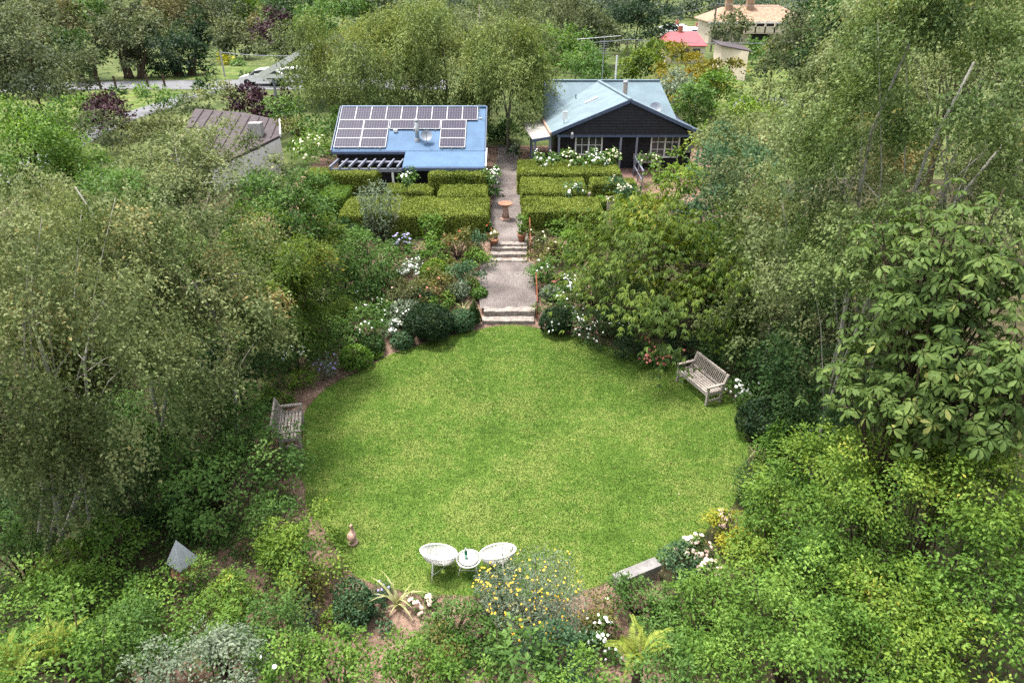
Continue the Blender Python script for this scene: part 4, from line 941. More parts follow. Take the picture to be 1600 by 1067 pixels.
ro = root('cream_shed', (26, 78, 1), 'plain cream shed wall with a brown sloping roof edge', 'shed')
a, b_ = at(1128, 72, 78), at(1170, 82, 74); MB().prism([a, b_, (b_[0], b_[1], .9), (a[0], a[1], .9)], (.6, 5, 0)).build('wall', M_cream, ro); MB().slab([a + (-.3, -.3, .12), b_ + (.3, -.3, .12), b_ + (.9, 5.3, .12), a + (.3, 5.3, .12)], .1).build('roof', M_brown, ro)
# roadside posts
for i, (px_, py_) in enumerate(((158, 140), (182, 139), (232, 137), (326, 131), (258, 136))):
    q = onz(px_, py_, 1.0); tag(MB().box((q[0], q[1], 1.55), (.16, .16, 1.2)).build('fence_post', bark_b, None), ['dark fence post left of the tall trunks by the road', 'second dark fence post beside the tall trunks', 'dark fence post right of the tall trunks', 'lone dark post by the roadside lawn', 'short dark post between the trunks and the cypress'][i], 'post', 'roadside posts')
# ------------------------------------------------------------------ trees and plants
def T(*a, **k): return plant('tree', 'tree', *a, **k)
def S(*a, **k): return plant('shrub', 'shrub', *a, **k)
def R(*a, **k): return plant('rose_bush', 'rose bush', *a, **k)
def Pl(*a, **k): return plant('border_plant', 'plant', *a, **k)
def B(px, py, Y): return at(px, py, Y)
def gr(px, py): p = onz(px, py, 0); return p - np.array((0, 0, .1))

# -- left side, tall birches
b0 = gr(58, 868); b1 = gr(74, 866)
plant('birch_tree', 'tree', 'weep', 'birchb', 105, 590, 175, 265, 'weeping birch with brownish leaves and pale twin trunks at far left', Y=11.6, leaf=.058, asp=.62, bark=bark_w, r0=.07,
  stems=[(b0, B(40, 520, 11.2)), (b1, B(112, 400, 11.8)), (b1 + (.1, .2, 0), B(190, 480, 12.2))], droop=1.6, cover=3.6, lob=.3, cs=.62, ncl=85)
plant('birch_tree', 'tree', 'weep', 'birchb', 225, 420, 150, 170, 'weeping birch with bare pale twigs behind the far-left birch', Y=15, leaf=.058, asp=.62, bark=bark_w, r0=.06, droop=1.3, cover=3.6, lob=.35, cs=.8,
  stems=[(np.array((-9.6, 15, -.1)), B(255, 400, 15)), (np.array((-9.5, 15.2, -.1)), B(130, 300, 15.2))])
plant('birch_tree', 'tree', 'weep', 'birch', 330, 500, 120, 130, 'drooping grey-green birch above the big-leaved shrub', Y=14.6, leaf=.058, asp=.62, bark=bark_w, r0=.06, droop=1.2, cover=3.5)
T('broad', 'birch', 275, 292, 140, 98, 'wide grey-green tree in front of the brown roof, left', Y=24, leaf=.075, asp=.6, bark=bark_w, cover=4.2, lob=.35)
T('broad', 'maple', 445, 470, 90, 150, 'green maple with layered sprays left of the flower border', Y=19, leaf=.075, asp=.42, cover=4, flat=.35, lob=.3)
T('broad', 'green', 415, 338, 90, 65, 'dense green tree below the white neighbour house', Y=23, leaf=.07, cover=4)
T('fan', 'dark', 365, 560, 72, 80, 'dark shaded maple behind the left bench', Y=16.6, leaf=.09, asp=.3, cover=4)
T('broad', 'bright', 45, 250, 105, 90, 'bright green tree at the left edge beside the plum', Y=26, leaf=.085, cover=4.2, lob=.35)
T('broad', 'lime', 108, 262, 32, 40, 'small yellow-green tree beside the bright left tree', Y=27, leaf=.08)
T('broad', 'birch', 60, 400, 130, 110, 'pale green tree behind the birches at left edge', Y=20, leaf=.07, cover=4)
T('broad', 'green', 190, 330, 80, 60, 'mid-green tree between the birches and the wide tree', Y=22, leaf=.07, cover=4)
T('broad', 'gum', 48, 112, 85, 80, 'large olive-grey tree at the upper left edge', Y=52, leaf=.12, cover=4.2, lob=.35)
T('broad', 'purple', 163, 182, 40, 42, 'purple-leaved plum tree left of the side road', Y=48, leaf=.1, cover=4.5)
T('broad', 'purple', 378, 158, 24, 26, 'small purple plum left of the carport', Y=50, leaf=.1, cover=4.5)
T('broad', 'purple', 424, 168, 32, 32, 'purple plum tree under the carport eave', Y=49, leaf=.1, cover=4.5)
S('broad', 'bright', 488, 230, 34, 23, 'bright green bush with pale flowers left of the studio', Y=37.5, leaf=.09, bloom=('cream', 40, .14))
S('broad', 'rust', 452, 200, 24, 22, 'reddish-green bush right of the brown roof', Y=41, leaf=.09)
# -- behind the buildings
T('weep', 'willow', 550, 118, 104, 95, 'willowy yellow-green tree left behind the studio roof', Y=45, leaf=.12, asp=.3, cover=4.5, droop=1.0, bark=bark_g, lob=.3, cs=1.3)
T('weep', 'willow', 690, 95, 95, 100, 'tall willowy tree right behind the studio roof', Y=47, leaf=.12, asp=.3, cover=4.5, droop=1.2, bark=bark_g, lob=.3, cs=1.4)
T('weep', 'willow', 795, 130, 72, 130, 'drooping pale tree between the studio and the teal house', Y=44, leaf=.12, asp=.3, cover=4.6, droop=1.5, bark=bark_g, lob=.25, cs=1.3)
T('weep', 'birch', 760, 40, 110, 65, 'upper crown of a tall drooping tree behind the path', Y=56, leaf=.13, asp=.35, cover=4.2, bark=bark_g, cs=1.5)
T('broad', 'deep', 640, 190, 60, 34, 'dark bushy tree filling the gap above the studio ridge', Y=52, leaf=.12, cover=4)
T('broad', 'dark', 790, 225, 34, 40, 'dark shrub-like tree at the end of the gravel path', Y=47, leaf=.1, cover=4)
T('broad', 'gum', 890, 45, 62, 50, 'grey-green tree left of the dark pine', Y=82, leaf=.16, cover=4)
T('broad', 'bright', 868, 85, 42, 36, 'light green leafy tree left of the television antenna', Y=70, leaf=.14, cover=4)
T('broad', 'green', 920, 105, 44, 30, 'green tree right behind the teal roof ridge', Y=62, leaf=.12, cover=4)
T('broad', 'deep', 998, 28, 58, 44, 'dark green pine with layered boughs', Y=98, leaf=.2, asp=.35, cover=5, flat=.25, lob=.35)
T('broad', 'amber', 1080, 124, 86, 42, 'broad maple turning amber right of the teal house', Y=58, leaf=.13, cover=4.2, flat=.25, lob=.35)
T('broad', 'maple', 1000, 110, 40, 40, 'yellow-green maple behind the teal roof', Y=64, leaf=.13, cover=4.2, flat=.3)
T('broad', 'maple', 1030, 84, 28, 26, 'tall yellow-green treetop left of the red roof', Y=72, leaf=.14, flat=.4)
T('broad', 'grey', 1055, 142, 34, 26, 'grey-leaved tree beside the right end of the teal roof', Y=50, leaf=.1, cover=4)
S('broad', 'green', 1080, 172, 34, 42, 'rounded green bush right of the teal house', Y=47, leaf=.1, cover=4.2)
T('broad', 'gum', 1145, 45, 34, 28, 'grey-green tree in front of the cream building', Y=96, leaf=.2, cover=3.5)
T('broad', 'green', 1190, 80, 42, 16, 'mid-green tree below the balcony', Y=86, leaf=.16, cover=4)
T('broad', 'gum', 1255, 95, 62, 75, 'dark grey-green tree right of the cream shed', Y=54, leaf=.12, cover=4.4, lob=.3)
T('broad', 'dark', 1335, 55, 68, 75, 'dark green feathery tree at upper right', Y=46, leaf=.11, cover=4.6, flat=.3)
T('broad', 'rust', 1212, 85, 18, 22, 'small tree with orange tinged leaves at upper right', Y=60, leaf=.12)
S('broad', 'birch', 1195, 148, 45, 22, 'pale shrub beside the back drive', Y=50, leaf=.1)
S('broad', 'lime', 1160, 178, 48, 24, 'yellow-green bush right of the round green bush', Y=44, leaf=.1)
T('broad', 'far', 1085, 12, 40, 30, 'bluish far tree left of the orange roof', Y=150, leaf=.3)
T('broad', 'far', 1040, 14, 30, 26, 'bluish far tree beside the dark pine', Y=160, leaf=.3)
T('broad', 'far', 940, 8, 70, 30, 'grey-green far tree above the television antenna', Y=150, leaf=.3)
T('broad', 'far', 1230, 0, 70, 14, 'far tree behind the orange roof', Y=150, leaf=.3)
# -- upper left wood across the road
wood = [('gum', 30, 22, 62, 42, 92, 'tall grey gum at the top left corner'), ('gumb', 95, 48, 46, 42, 100, 'brown-tinged gum second from the top left corner'), ('gum', 205, 82, 48, 52, 76, 'gum with thick bare trunks beside the far road'), ('dark', 128, 92, 26, 56, 74, 'narrow dark gum left of the thick trunks'),
 ('deep', 285, 92, 40, 48, 78, 'dark cypress-like tree right of the thick trunks'), ('gum', 172, 30, 60, 40, 112, 'wide pale gum crown above the thick trunks'), ('gumb', 262, 28, 62, 44, 118, 'brown gum crown above the dark cypress'), ('green', 140, 25, 28, 30, 104, 'rounder green treetop among the gums'),
 ('far', 345, 30, 46, 48, 128, 'bluish tree behind the pale power pole'), ('gum', 365, 68, 32, 38, 92, 'rounded grey-green tree above the roadside lawn'), ('lime', 388, 22, 26, 20, 124, 'yellow-green treetop in the upper left wood'), ('yellow', 355, 98, 15, 13, 88, 'small golden tree beside the pale power pole'),
 ('green', 374, 104, 17, 11, 86, 'round light bush beside the roadside lawn'), ('purple', 432, 45, 32, 36, 104, 'large dark purple beech above the carport'), ('gum', 447, 84, 30, 30, 84, 'olive tree behind the carport eave'), ('green', 495, 35, 44, 34, 92, 'leafy green tree above the willowy tree'),
 ('far', 415, 8, 50, 22, 150, 'pale blue-green treetops at the top edge'), ('gum', 560, 12, 60, 26, 110, 'grey-green tree behind the willowy trees'), ('dark', 335, 98, 14, 20, 94, 'small dark conifer beside the golden tree'), ('deep', 310, 60, 26, 48, 108, 'dark narrow tree behind the cypress'),
 ('gum', 230, 55, 40, 34, 96, 'grey gum crown between the two tallest gums'), ('gumb', 300, 14, 40, 26, 140, 'far brown gum at the top edge'), ('gum', 70, 10, 50, 26, 130, 'far gum behind the top left corner tree'), ('far', 660, 2, 70, 24, 160, 'hazy far treetops behind the tall willowy tree')]
for m_, x, y, rx_, ry_, Y_, lab in wood:
    T('broad', m_, x, y, rx_, ry_, lab, Y=Y_, leaf=.16, cover=4.4, lob=.4, bark=bark_b, group='trees of the far wood', r0=.3 if 'thick' in lab else None,
      stems=[(np.array((at(x + dx, 100, Y_)[0], Y_, .9)), at(x + dx * 1.6, y, Y_)) for dx in (-12, -6, 8, 13)] if 'thick' in lab else None)
for x, y, rx_, ry_, lab in ((236, 143, 26, 9, 'low green bush right of the tall trunks'), (112, 157, 20, 10, 'low green bush left of the narrow gum'), (184, 140, 10, 10, 'small dark bush beside the tall trunks'), (95, 140, 12, 11, 'dark bush at the far kerb'), (430, 128, 14, 10, 'low hedge bush on the roadside lawn'), (385, 116, 10, 7, 'small round bush on the roadside lawn')):
    S('broad', 'bright' if 'green' in lab else 'dark', x, y, rx_, ry_, lab, leaf=.14)

# -- hedge garden
S('upright', 'grey', 594, 335, 36, 55, 'tall wispy grey-green shrub in front of the long left hedge', leaf=.07, asp=.4, cover=1.8)
R('broad', 'green', 632, 278, 17, 15, 'white rose in front of the studio verandah', Y=32.0, leaf=.06, bloom=('white', 14, .12))
R('broad', 'green', 768, 282, 13, 26, 'tall white rose at the studio corner by the path', Y=33.4, leaf=.07, bloom=('white', 24, .12), cover=3)
S('broad', 'dark', 770, 300, 13, 10, 'low dark shrub by the path under the studio corner rose', leaf=.06)
for i, (x, rx_, lab) in enumerate(((855, 26, 'leftmost of the white rose bushes below the house window'), (893, 24, 'white rose bush under the left side of the house window'), (930, 24, 'white rose bush under the right side of the house window'), (960, 20, 'white rose bush beside the entry path'))):
    R('broad', 'green', x, 252 - (3 if i == 3 else 0), rx_, 11, lab, Y=36.9, leaf=.07, bloom=('cream' if i % 2 else 'white', 40, .08), cover=4, group='white roses in front of the house')
R('broad', 'blue', 893, 299, 18, 10, 'white rose in the notch of the clipped hedge', Y=31.9, leaf=.06, bloom=('white', 18, .1))
R('broad', 'blue', 966, 293, 28, 13, 'cream rose in front of the short clipped hedge', Y=32.0, leaf=.06, bloom=('cream', 36, .1))
R('broad', 'green', 1012, 252, 16, 10, 'cream rose in front of the french doors', Y=37.2, leaf=.07, bloom=('cream', 14, .13))
S('broad', 'deep', 806, 240, 10, 12, 'dark bush at the house corner by the path', Y=40, leaf=.08)
Pl('upright', 'bright', 814, 352, 9, 20, 'leafy green plant growing in the right terracotta pot', Y=onz(815, 377, 1.0)[1], leaf=.06, cover=3)
Pl('broad', 'rust', 772, 368, 10, 8, 'trailing plant in the low terracotta bowl', Y=onz(772, 381, 1.0)[1], leaf=.05, bloom=('cream', 6, .07))
Pl('upright', 'green', 763, 358, 6, 9, 'small red-flowered plant in the pot by the steps', Y=onz(763, 371, 1.0)[1], leaf=.05, bloom=('red', 4, .09))
T('broad', 'lime', 1056, 288, 54, 32, 'golden-green tree in front of the verandah, right', Y=32.5, leaf=.085, cover=4.2, lob=.3)
T('broad', 'maple', 1022, 328, 54, 28, 'low golden maple behind the narrow-leaved tree', Y=27.5, leaf=.08, asp=.4, cover=4, flat=.4)
T('broad', 'blue', 1165, 305, 82, 92, 'blue-green leafy tree right of the golden tree', Y=27, leaf=.09, cover=4.2, lob=.32)
T('broad', 'birch', 1170, 215, 75, 40, 'pale green tree behind the blue-green tree', Y=36, leaf=.09, cover=4)
T('fan', 'maple', 1035, 405, 150, 115, 'wide spreading tree with narrow drooping leaves right of the steps', Y=21.5, leaf=.17, asp=.24, cover=5, lob=.3, droop=1.1, zmin=-.35)
T('fan', 'maple', 1080, 480, 110, 75, 'lower narrow-leaved tree overhanging the pink flowers', Y=20.2, leaf=.16, asp=.24, cover=4.6, droop=1.2, zmin=-.3)

# -- left flower border
border = [('broad','dark',542,366,22,21,'dark round shrub at the left end of the long hedge'), ('upright','green',630,383,18,15,'violet agapanthus clump below the long hedge',('violet',26,.13)), ('upright','bright',674,362,18,30,'bright green upright shrub against the long hedge'),
 ('broad','bright',680,398,20,22,'bright leafy plant below the upright green shrub'), ('broad','rust',714,384,22,24,'rust-tinged rose left of the upper steps',('red',3,.09)), ('upright','blue',746,380,13,20,'blue-grey upright herb beside the upper steps'), ('upright','grey',720,352,12,14,'thin pale herb in front of the hedge end'),
 ('broad','green',572,412,56,44,'large mid-green shrub in the middle of the left border'), ('broad','grey',642,421,22,14,'white daisy clump behind the yellow-green mound',('white',60,.07)), ('mound','lime',680,424,20,15,'yellow-green mound right of the white daisies'), ('broad','blue',726,430,22,20,'blue-green bush at the path edge'),
 ('broad','bright',742,402,20,17,'light green leafy plant left of the upper steps'), ('broad','bright',738,446,10,10,'small bright green plant at the path edge'), ('mound','green',749,460,12,9,'small dark green tuft at the gravel edge'), ('mound','grey',714,456,17,12,'blue-grey mound near the gravel path'),
 ('broad','rust',676,452,32,24,'dusky pink-tinged rose in the left border',('pink',5,.08)), ('broad','olive',628,458,34,26,'olive rose bush in the middle of the border',('blush',6,.08)), ('broad','birch',486,462,42,32,'pale feathery flowering shrub at the left of the border',('blush',40,.06)), ('broad','green',560,468,30,22,'green shrub with scattered white flowers',('white',12,.07)),
 ('broad','green',600,492,24,24,'tall green daisy plant behind the silver mound',('white',10,.07)), ('mound','grey',634,492,24,18,'silvery santolina mound above the dark clipped mound',('white',14,.06)), ('mound','deep',671,507,32,28,'dark green clipped mound at the lawn edge'), ('mound','blue',719,503,20,15,'blue-grey cushion left of the topiary cone'),
 ('mound','bright',700,512,9,8,'small bright green tuft beside the clipped mound'), ('broad','grey',613,512,12,20,'white phlox spike cluster at the bed edge',('white',34,.08)), ('mound','blue',628,533,15,12,'blue-green cushion below the white phlox'), ('mound','dark',582,540,18,13,'low dark green mound at the bed edge'),
 ('broad','green',557,512,30,30,'dark leafy shrub with small white flowers',('white',16,.06)), ('mound','bright',555,560,23,15,'bright green cushion plant near the lawn'), ('mound','bright',588,556,7,5,'tiny green tuft on the bare soil'), ('broad','green',530,546,18,16,'green leafy plant behind the bright cushion'),
 ('upright','grey',511,574,21,18,'lavender with grey leaves at the lawn edge',('violet',16,.06)), ('broad','lime',474,588,20,14,'lime green plant behind the lavender'), ('broad','green',462,556,24,22,'leafy plant with tiny white flowers left of the lavender',('white',30,.06)), ('broad','green',506,512,30,28,'mixed green perennial at the border middle'),
 ('broad','birch',470,508,28,28,'greyish perennial left of the mixed green one'), ('broad','lime',438,610,27,18,'golden-green bush behind the left bench'), ('broad','dark',470,425,32,30,'dark leafy bush below the green tree'), ('broad','bright',690,470,18,14,'fresh green perennial above the straw grass'), ('broad','green',650,396,16,14,'green bush beside the agapanthus'), ('broad','green',610,440,20,14,'leafy green clump below the large shrub'),
 ('broad','green',536,440,26,24,'leafy green bush left of the large border shrub'), ('broad','rust',700,420,14,12,'bronze perennial near the lime mound'), ('broad','bright',496,545,18,16,'fresh green plant above the lavender'), ('broad','green',415,628,14,11,'green bush at the back of the left bench'), ('broad','green',590,470,16,14,'small leafy plant in the border centre'),
 ('broad','blue',655,468,18,13,'bluish perennial between the rose and the silver mound'), ('broad','green',520,480,26,22,'mid-green perennial beside the pale feathery shrub')]
for e in border:
    Pl(e[0], e[1], e[2], e[3], e[4] * 1.14, e[5] * 1.12, e[6], leaf=.06 if e[0] != 'mound' else .05, asp=.5, cover=3.4 if e[0] != 'upright' else 2.2, bloom=e[7] if len(e) > 7 else None, minpx=3.2, group='plants of the left flower border')
# topiary cone
p = onz(741, 503, .16); ro = root('topiary_cone', p, 'dark green clipped cone topiary beside the lower steps', 'topiary'); rng = np.random.default_rng(3)
k = 1500; v = 1 - np.sqrt(rng.random(k)); an = rng.uniform(0, 6.3, k); r = .27 * (1 - v) ** .75; d = np.stack([np.cos(an), np.sin(an), np.full(k, .4)], 1); pos = np.stack([r * np.cos(an), r * np.sin(an), v * .85 + .02], 1)
V, Fc = leaf_geo(pos, unit(d * .5 + rng.normal(size=d.shape) * .5 + (0, 0, .3)), unit(d + rng.normal(size=d.shape) * .35), np.full(k, .055), np.full(k, .03)); link('foliage', mesh_np('cone_leaves', V, Fc, LM['dark'], np.clip(rng.normal(.5, .15, k), 0, 1)), ro); TRI += 2 * k
MB().lathe(p, [(.22, 0), (.22, .1), (.12, .5), (.02, .8)], 12).build('dark_core', m_core, ro)  # solid core, coloured dark as the shaded inside of the cone
# -- right flower border
border = [('broad','olive',840,372,17,20,'cream rose by the upper handrail',('cream',9,.09)), ('broad','bright',877,356,20,15,'light green leafy plant in front of the right hedge'), ('broad','bright',897,378,24,20,'soft green perennial right of the cream rose'), ('broad','rust',856,396,22,22,'pink-budded rose beside the upper steps',('blush',8,.09)),
 ('broad','green',890,404,18,15,'green perennial under the soft green one'), ('broad','green',846,428,22,22,'round rose bush with white blooms by the gravel',('white',9,.1)), ('broad','green',874,440,15,12,'pink-flowered plant in the right border',('pink',10,.1)), ('broad','green',896,440,18,16,'dense white-flowered clump beside the pink flowers',('white',60,.08)),
 ('mound','grey',861,460,14,12,'grey-green cushion beside the lower handrail'), ('broad','birch',852,484,15,14,'pale variegated shrub at the lower handrail'), ('mound','deep',869,504,21,20,'dark clipped mound right of the lower steps'), ('broad','green',890,470,20,20,'white rose behind the dark clipped mound',('white',22,.08)),
 ('broad','dark',912,508,30,20,'low white groundcover rose at the lawn edge',('white',40,.07)), ('broad','dark',958,520,36,18,'dark groundcover rose under the narrow-leaved tree',('white',14,.07)), ('broad','deep',985,545,28,16,'dark leafy groundcover left of the pink flowers'), ('broad','green',1022,556,26,13,'pink flowering cluster left of the long bench',('pink',46,.09)),
 ('upright','green',1006,540,8,11,'single pink flower spike by the lawn',('pink',9,.08)), ('broad','deep',1060,545,24,18,'dark foliage behind the pink flowers',('pink',3,.08)), ('broad','green',1150,608,22,14,'white flowers at the end of the long bench',('white',34,.1)), ('broad','dark',1120,560,34,26,'dark shrub behind the long bench'),
 ('broad','dark',1175,590,34,28,'dark shrub with white blooms behind the white flowers',('white',5,.1)), ('broad','magenta' if False else 'green',888,432,6,5,'magenta bloom cluster in the right border',('magenta',5,.1)), ('broad','olive',925,460,22,26,'olive shrub behind the white-flowered clump',('white',10,.07)), ('broad','rust',915,380,18,18,'reddish shrub beneath the right hedge end'), ('mound','green',1172,630,18,12,'green fern-like cushion right of the long bench')]
for e in border:
    Pl(e[0], e[1], e[2], e[3], e[4] * 1.14, e[5] * 1.12, e[6], leaf=.06 if e[0] != 'mound' else .05, asp=.5, cover=3.4 if e[0] != 'upright' else 2.2, bloom=e[7] if len(e) > 7 else None, minpx=3.2, group='plants of the right flower border')
# -- right side
rb = gr(1395, 760)
plant('birch_tree', 'tree', 'weep', 'birchg', 1440, 170, 190, 240, 'tall birch with a pale leaning trunk at the upper right', Y=14.5, leaf=.06, asp=.62, bark=bark_w, r0=.075, droop=1.0, cover=3.3, lob=.4, cs=.6,
  stems=[(np.array((8.0, 14.4, -.1)), B(1585, 200, 13.6)), (np.array((7.9, 14.6, -.1)), B(1440, 60, 14.8)), (np.array((8.1, 14.2, -.1)), B(1530, 90, 14))])
plant('birch_tree', 'tree', 'weep', 'birch', 1290, 330, 165, 190, 'birch with several thin pale stems right of the blue-green tree', Y=18, leaf=.06, asp=.62, bark=bark_w, r0=.055, droop=1.0, cover=3.3, lob=.4, cs=.6,
  stems=[(np.array((8.2, 18, -.1)), B(1322, 230, 18)), (np.array((8.0, 18.2, -.1)), B(1225, 300, 18)), (np.array((8.3, 17.8, -.1)), B(1440, 300, 17.6))])
plant('birch_tree', 'tree', 'weep', 'birch', 1340, 150, 120, 130, 'slender birch behind the tall leaning birch', Y=22, leaf=.065, asp=.62, bark=bark_w, r0=.06, droop=1.0, cover=3.4)
T('weep', 'birch', 1225, 470, 105, 95, 'drooping birch boughs above the long bench', Y=18.4, leaf=.06, asp=.6, bark=bark_w, cover=3.2, droop=1.0)
T('broad', 'birch', 1545, 120, 110, 140, 'green tree filling the upper right corner', Y=19, leaf=.08, cover=3.6, bark=bark_w)
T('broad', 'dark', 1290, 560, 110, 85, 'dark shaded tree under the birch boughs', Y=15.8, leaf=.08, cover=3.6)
T('whorl', 'horse', 1500, 430, 135, 120, 'big-leaved chestnut tree at the right edge', Y=10.6, leaf=.17, asp=.42, cover=4.4, ncl=64, lob=.3)
T('whorl', 'horse', 1430, 590, 150, 100, 'lower boughs of a big-leaved chestnut above the right shrubs', Y=10.2, leaf=.165, asp=.42, cover=4.2, ncl=60, lob=.35)
T('whorl', 'horse', 1565, 600, 100, 125, 'big-leaved chestnut tree beside the frame edge', Y=9.2, leaf=.165, asp=.42, cover=4.2, ncl=50, lob=.3)
S('mound', 'deep', 1200, 665, 46, 36, 'dark clipped shrub on the right lawn edge', leaf=.05, lob=.5)
S('upright', 'dark', 1178, 760, 34, 40, 'dark grassy clump at the right lawn edge', leaf=.16, asp=.12, cover=3)
S('broad', 'bright', 1230, 705, 60, 45, 'bright leafy shrub right of the dark clipped shrub', leaf=.08, cover=3.6)
S('broad', 'lime', 1300, 740, 95, 70, 'yellow-green shrub below the chestnut boughs', Y=11, leaf=.07, cover=3.8, trunk=False)
S('broad', 'bright', 1240, 800, 80, 60, 'fresh green shrub on the right of the lawn', Y=10.8, leaf=.07, cover=3.8)
S('broad', 'yellow', 1152, 838, 46, 30, 'golden yellow shrub at the right lawn edge', leaf=.06, cover=3.6)
S('broad', 'lime', 1420, 740, 110, 80, 'large pale green shrub in front of the chestnut', Y=9.6, leaf=.075, cover=3.8)
S('broad', 'lime', 1540, 770, 95, 100, 'pale green shrub at the right edge below the chestnut', Y=8.6, leaf=.075, cover=3.8)
S('broad', 'bright', 1330, 850, 105, 75, 'leafy green shrub in the middle of the right shrub bank', Y=9.2, leaf=.075, cover=3.8)
S('broad', 'lime', 1210, 880, 75, 55, 'light green shrub behind the pink sedum', Y=9.9, leaf=.065, cover=3.6)
S('broad', 'bright', 1130, 950, 85, 55, 'leafy green shrub right of the beam bench', Y=9.0, leaf=.065, cover=3.6)
S('broad', 'bright', 1250, 970, 110, 80, 'large leafy shrub at the bottom right of centre', Y=7.9, leaf=.07, cover=3.6)
S('broad', 'lime', 1400, 960, 110, 85, 'large yellow-green shrub near the bottom right', Y=7.6, leaf=.075, cover=3.6)
S('broad', 'bright', 1535, 930, 100, 95, 'leafy shrub at the bottom right edge', Y=7.4, leaf=.075, cover=3.6)
S('broad', 'bright', 1330, 1045, 130, 60, 'leafy shrub along the bottom edge, right', Y=6.6, leaf=.07, cover=3.4)
S('broad', 'lime', 1500, 1050, 120, 60, 'pale shrub in the bottom right corner', Y=6.3, leaf=.07, cover=3.4)
S('broad', 'bright', 1140, 1040, 90, 50, 'leafy shrub right of the lower fern', Y=7.2, leaf=.065, cover=3.4)
S('broad', 'green', 1000, 935, 46, 40, 'dark twiggy shrub in front of the beam bench', leaf=.055, cover=2.6)
S('broad', 'blue', 1066, 880, 36, 28, 'blue-green bush beside the beam bench', leaf=.06)
Pl('broad', 'green', 1088, 862, 26, 22, 'pale pink sedum flowers beside the blue-green bush', leaf=.05, bloom=('blush', 40, .11))
Pl('broad', 'green', 1105, 895, 16, 22, 'pink sedum flower heads below the golden shrub', leaf=.05, bloom=('blush', 20, .11))
Pl('broad', 'green', 1130, 812, 14, 12, 'pink flower heads at the right lawn edge', leaf=.05, bloom=('blush', 16, .1))
S('broad', 'rust', 940, 965, 34, 30, 'brownish rose with two cream blooms left of the beam bench', leaf=.055, bloom=('cream', 4, .09), cover=2.6)
Pl('broad', 'green', 940, 1000, 34, 26, 'white-flowered plant below the brownish rose', leaf=.055, bloom=('white', 34, .075))
S('broad', 'green', 1050, 985, 50, 40, 'mid-green shrub between the fern and the beam bench', leaf=.06)
# -- foreground centre and left
S('upright', 'grey', 835, 950, 85, 70, 'grey-leaved shrub covered in yellow flowers behind the string chairs', leaf=.075, asp=.3, cover=3.6, bloom=[('yellow', 240, .035)])
S('upright', 'grey', 770, 935, 34, 45, 'smaller yellow-flowered grey shrub beside the right chair', leaf=.07, asp=.3, cover=2.8, bloom=[('yellow', 70, .04)])
S('broad', 'green', 800, 1035, 62, 45, 'large-leaved dark green shrub at the bottom centre', Y=7.3, leaf=.13, asp=.5, cover=3.4)
S('broad', 'blue', 880, 1030, 60, 40, 'grey-green leafy shrub below the yellow flowers', Y=7.6, leaf=.07)
S('broad', 'green', 705, 975, 42, 45, 'leafy green shrub left of the yellow flowers', leaf=.075)
S('broad', 'rust', 690, 1025, 45, 35, 'bronze-tinged shrub below the pale sedum', leaf=.07)
S('broad', 'bright', 640, 1030, 45, 45, 'fresh green shrub right of the bare soil', Y=7.6, leaf=.07)
Pl('broad', 'green', 662, 944, 24, 12, 'low plant with pale faded flower heads at the lawn edge', leaf=.05, bloom=('blush', 26, .09))
S('mound', 'blue', 560, 950, 36, 26, 'dark blue-green mounded shrub at the front lawn edge', leaf=.06, lob=.6)
S('upright', 'blue', 598, 926, 18, 14, 'lavender mound beside the blue-green shrub', leaf=.06, asp=.2, bloom=('violet', 14, .05))
S('broad', 'lime', 466, 862, 76, 60, 'rounded yellow-green shrub beside the goose statue', leaf=.075, cover=3.8)
S('broad', 'rust', 475, 925, 40, 38, 'dark bronze shrub below the rounded yellow-green shrub', leaf=.065)
S('broad', 'green', 430, 975, 60, 50, 'mid-green shrub left of the bare soil', Y=8.3, leaf=.065)
S('broad', 'grey', 470, 955, 22, 26, 'silver-leaved plant among the left foreground shrubs', leaf=.09, asp=.35)
S('broad', 'bright', 520, 1020, 50, 42, 'bright leafy shrub at the bottom left of the bare soil', Y=7.6, leaf=.075)
S('broad', 'bright', 440, 1040, 55, 40, 'bright green shrub along the bottom edge, left', Y=7.0, leaf=.07, bloom=('white', 3, .09))
S('broad', 'grey', 315, 1030, 92, 52, 'pale grey-green shrub at the bottom left', Y=7.0, leaf=.05, cover=3.6)
S('broad', 'bright', 255, 962, 105, 48, 'wide bright green shrub below the bird feeder', Y=8.6, leaf=.065, cover=3.8)
S('broad', 'green', 195, 1010, 70, 50, 'green leafy shrub left of the grey-green shrub', Y=7.6, leaf=.07)
S('broad', 'lime', 372, 935, 38, 42, 'yellow-green shrub right of the bird feeder', Y=9.0, leaf=.065)
S('broad', 'bright', 60, 970, 85, 60, 'fresh green shrub at the bottom left edge', Y=8.3, leaf=.08)
S('broad', 'bright', 80, 1045, 120, 45, 'leafy shrub in the bottom left corner', Y=6.8, leaf=.075)
S('broad', 'lime', 95, 890, 50, 38, 'small yellow-green shrub below the birch trunks', Y=9.8, leaf=.08)
S('broad', 'green', 20, 860, 60, 60, 'green shrub at the foot of the far-left birch', Y=10.2, leaf=.07)
S('broad', 'bright', 165, 845, 50, 40, 'light green shrub between the birch trunks and the bird feeder', Y=10.6, leaf=.085)
S('broad', 'green', 335, 762, 118, 95, 'big-leaved green shrub in front of the left bench', Y=12.6, leaf=.1, asp=.6, cover=3.8, lob=.3)
S('broad', 'green', 352, 650, 60, 45, 'fresh green shrub behind the big-leaved shrub', Y=14.4, leaf=.08)
S('broad', 'dark', 230, 780, 85, 60, 'dark shaded shrub right of the birch trunks', Y=12.2, leaf=.08)
S('broad', 'bright', 720, 1058, 60, 28, 'low leafy plant at the bottom edge, centre left', Y=6.9, leaf=.07)
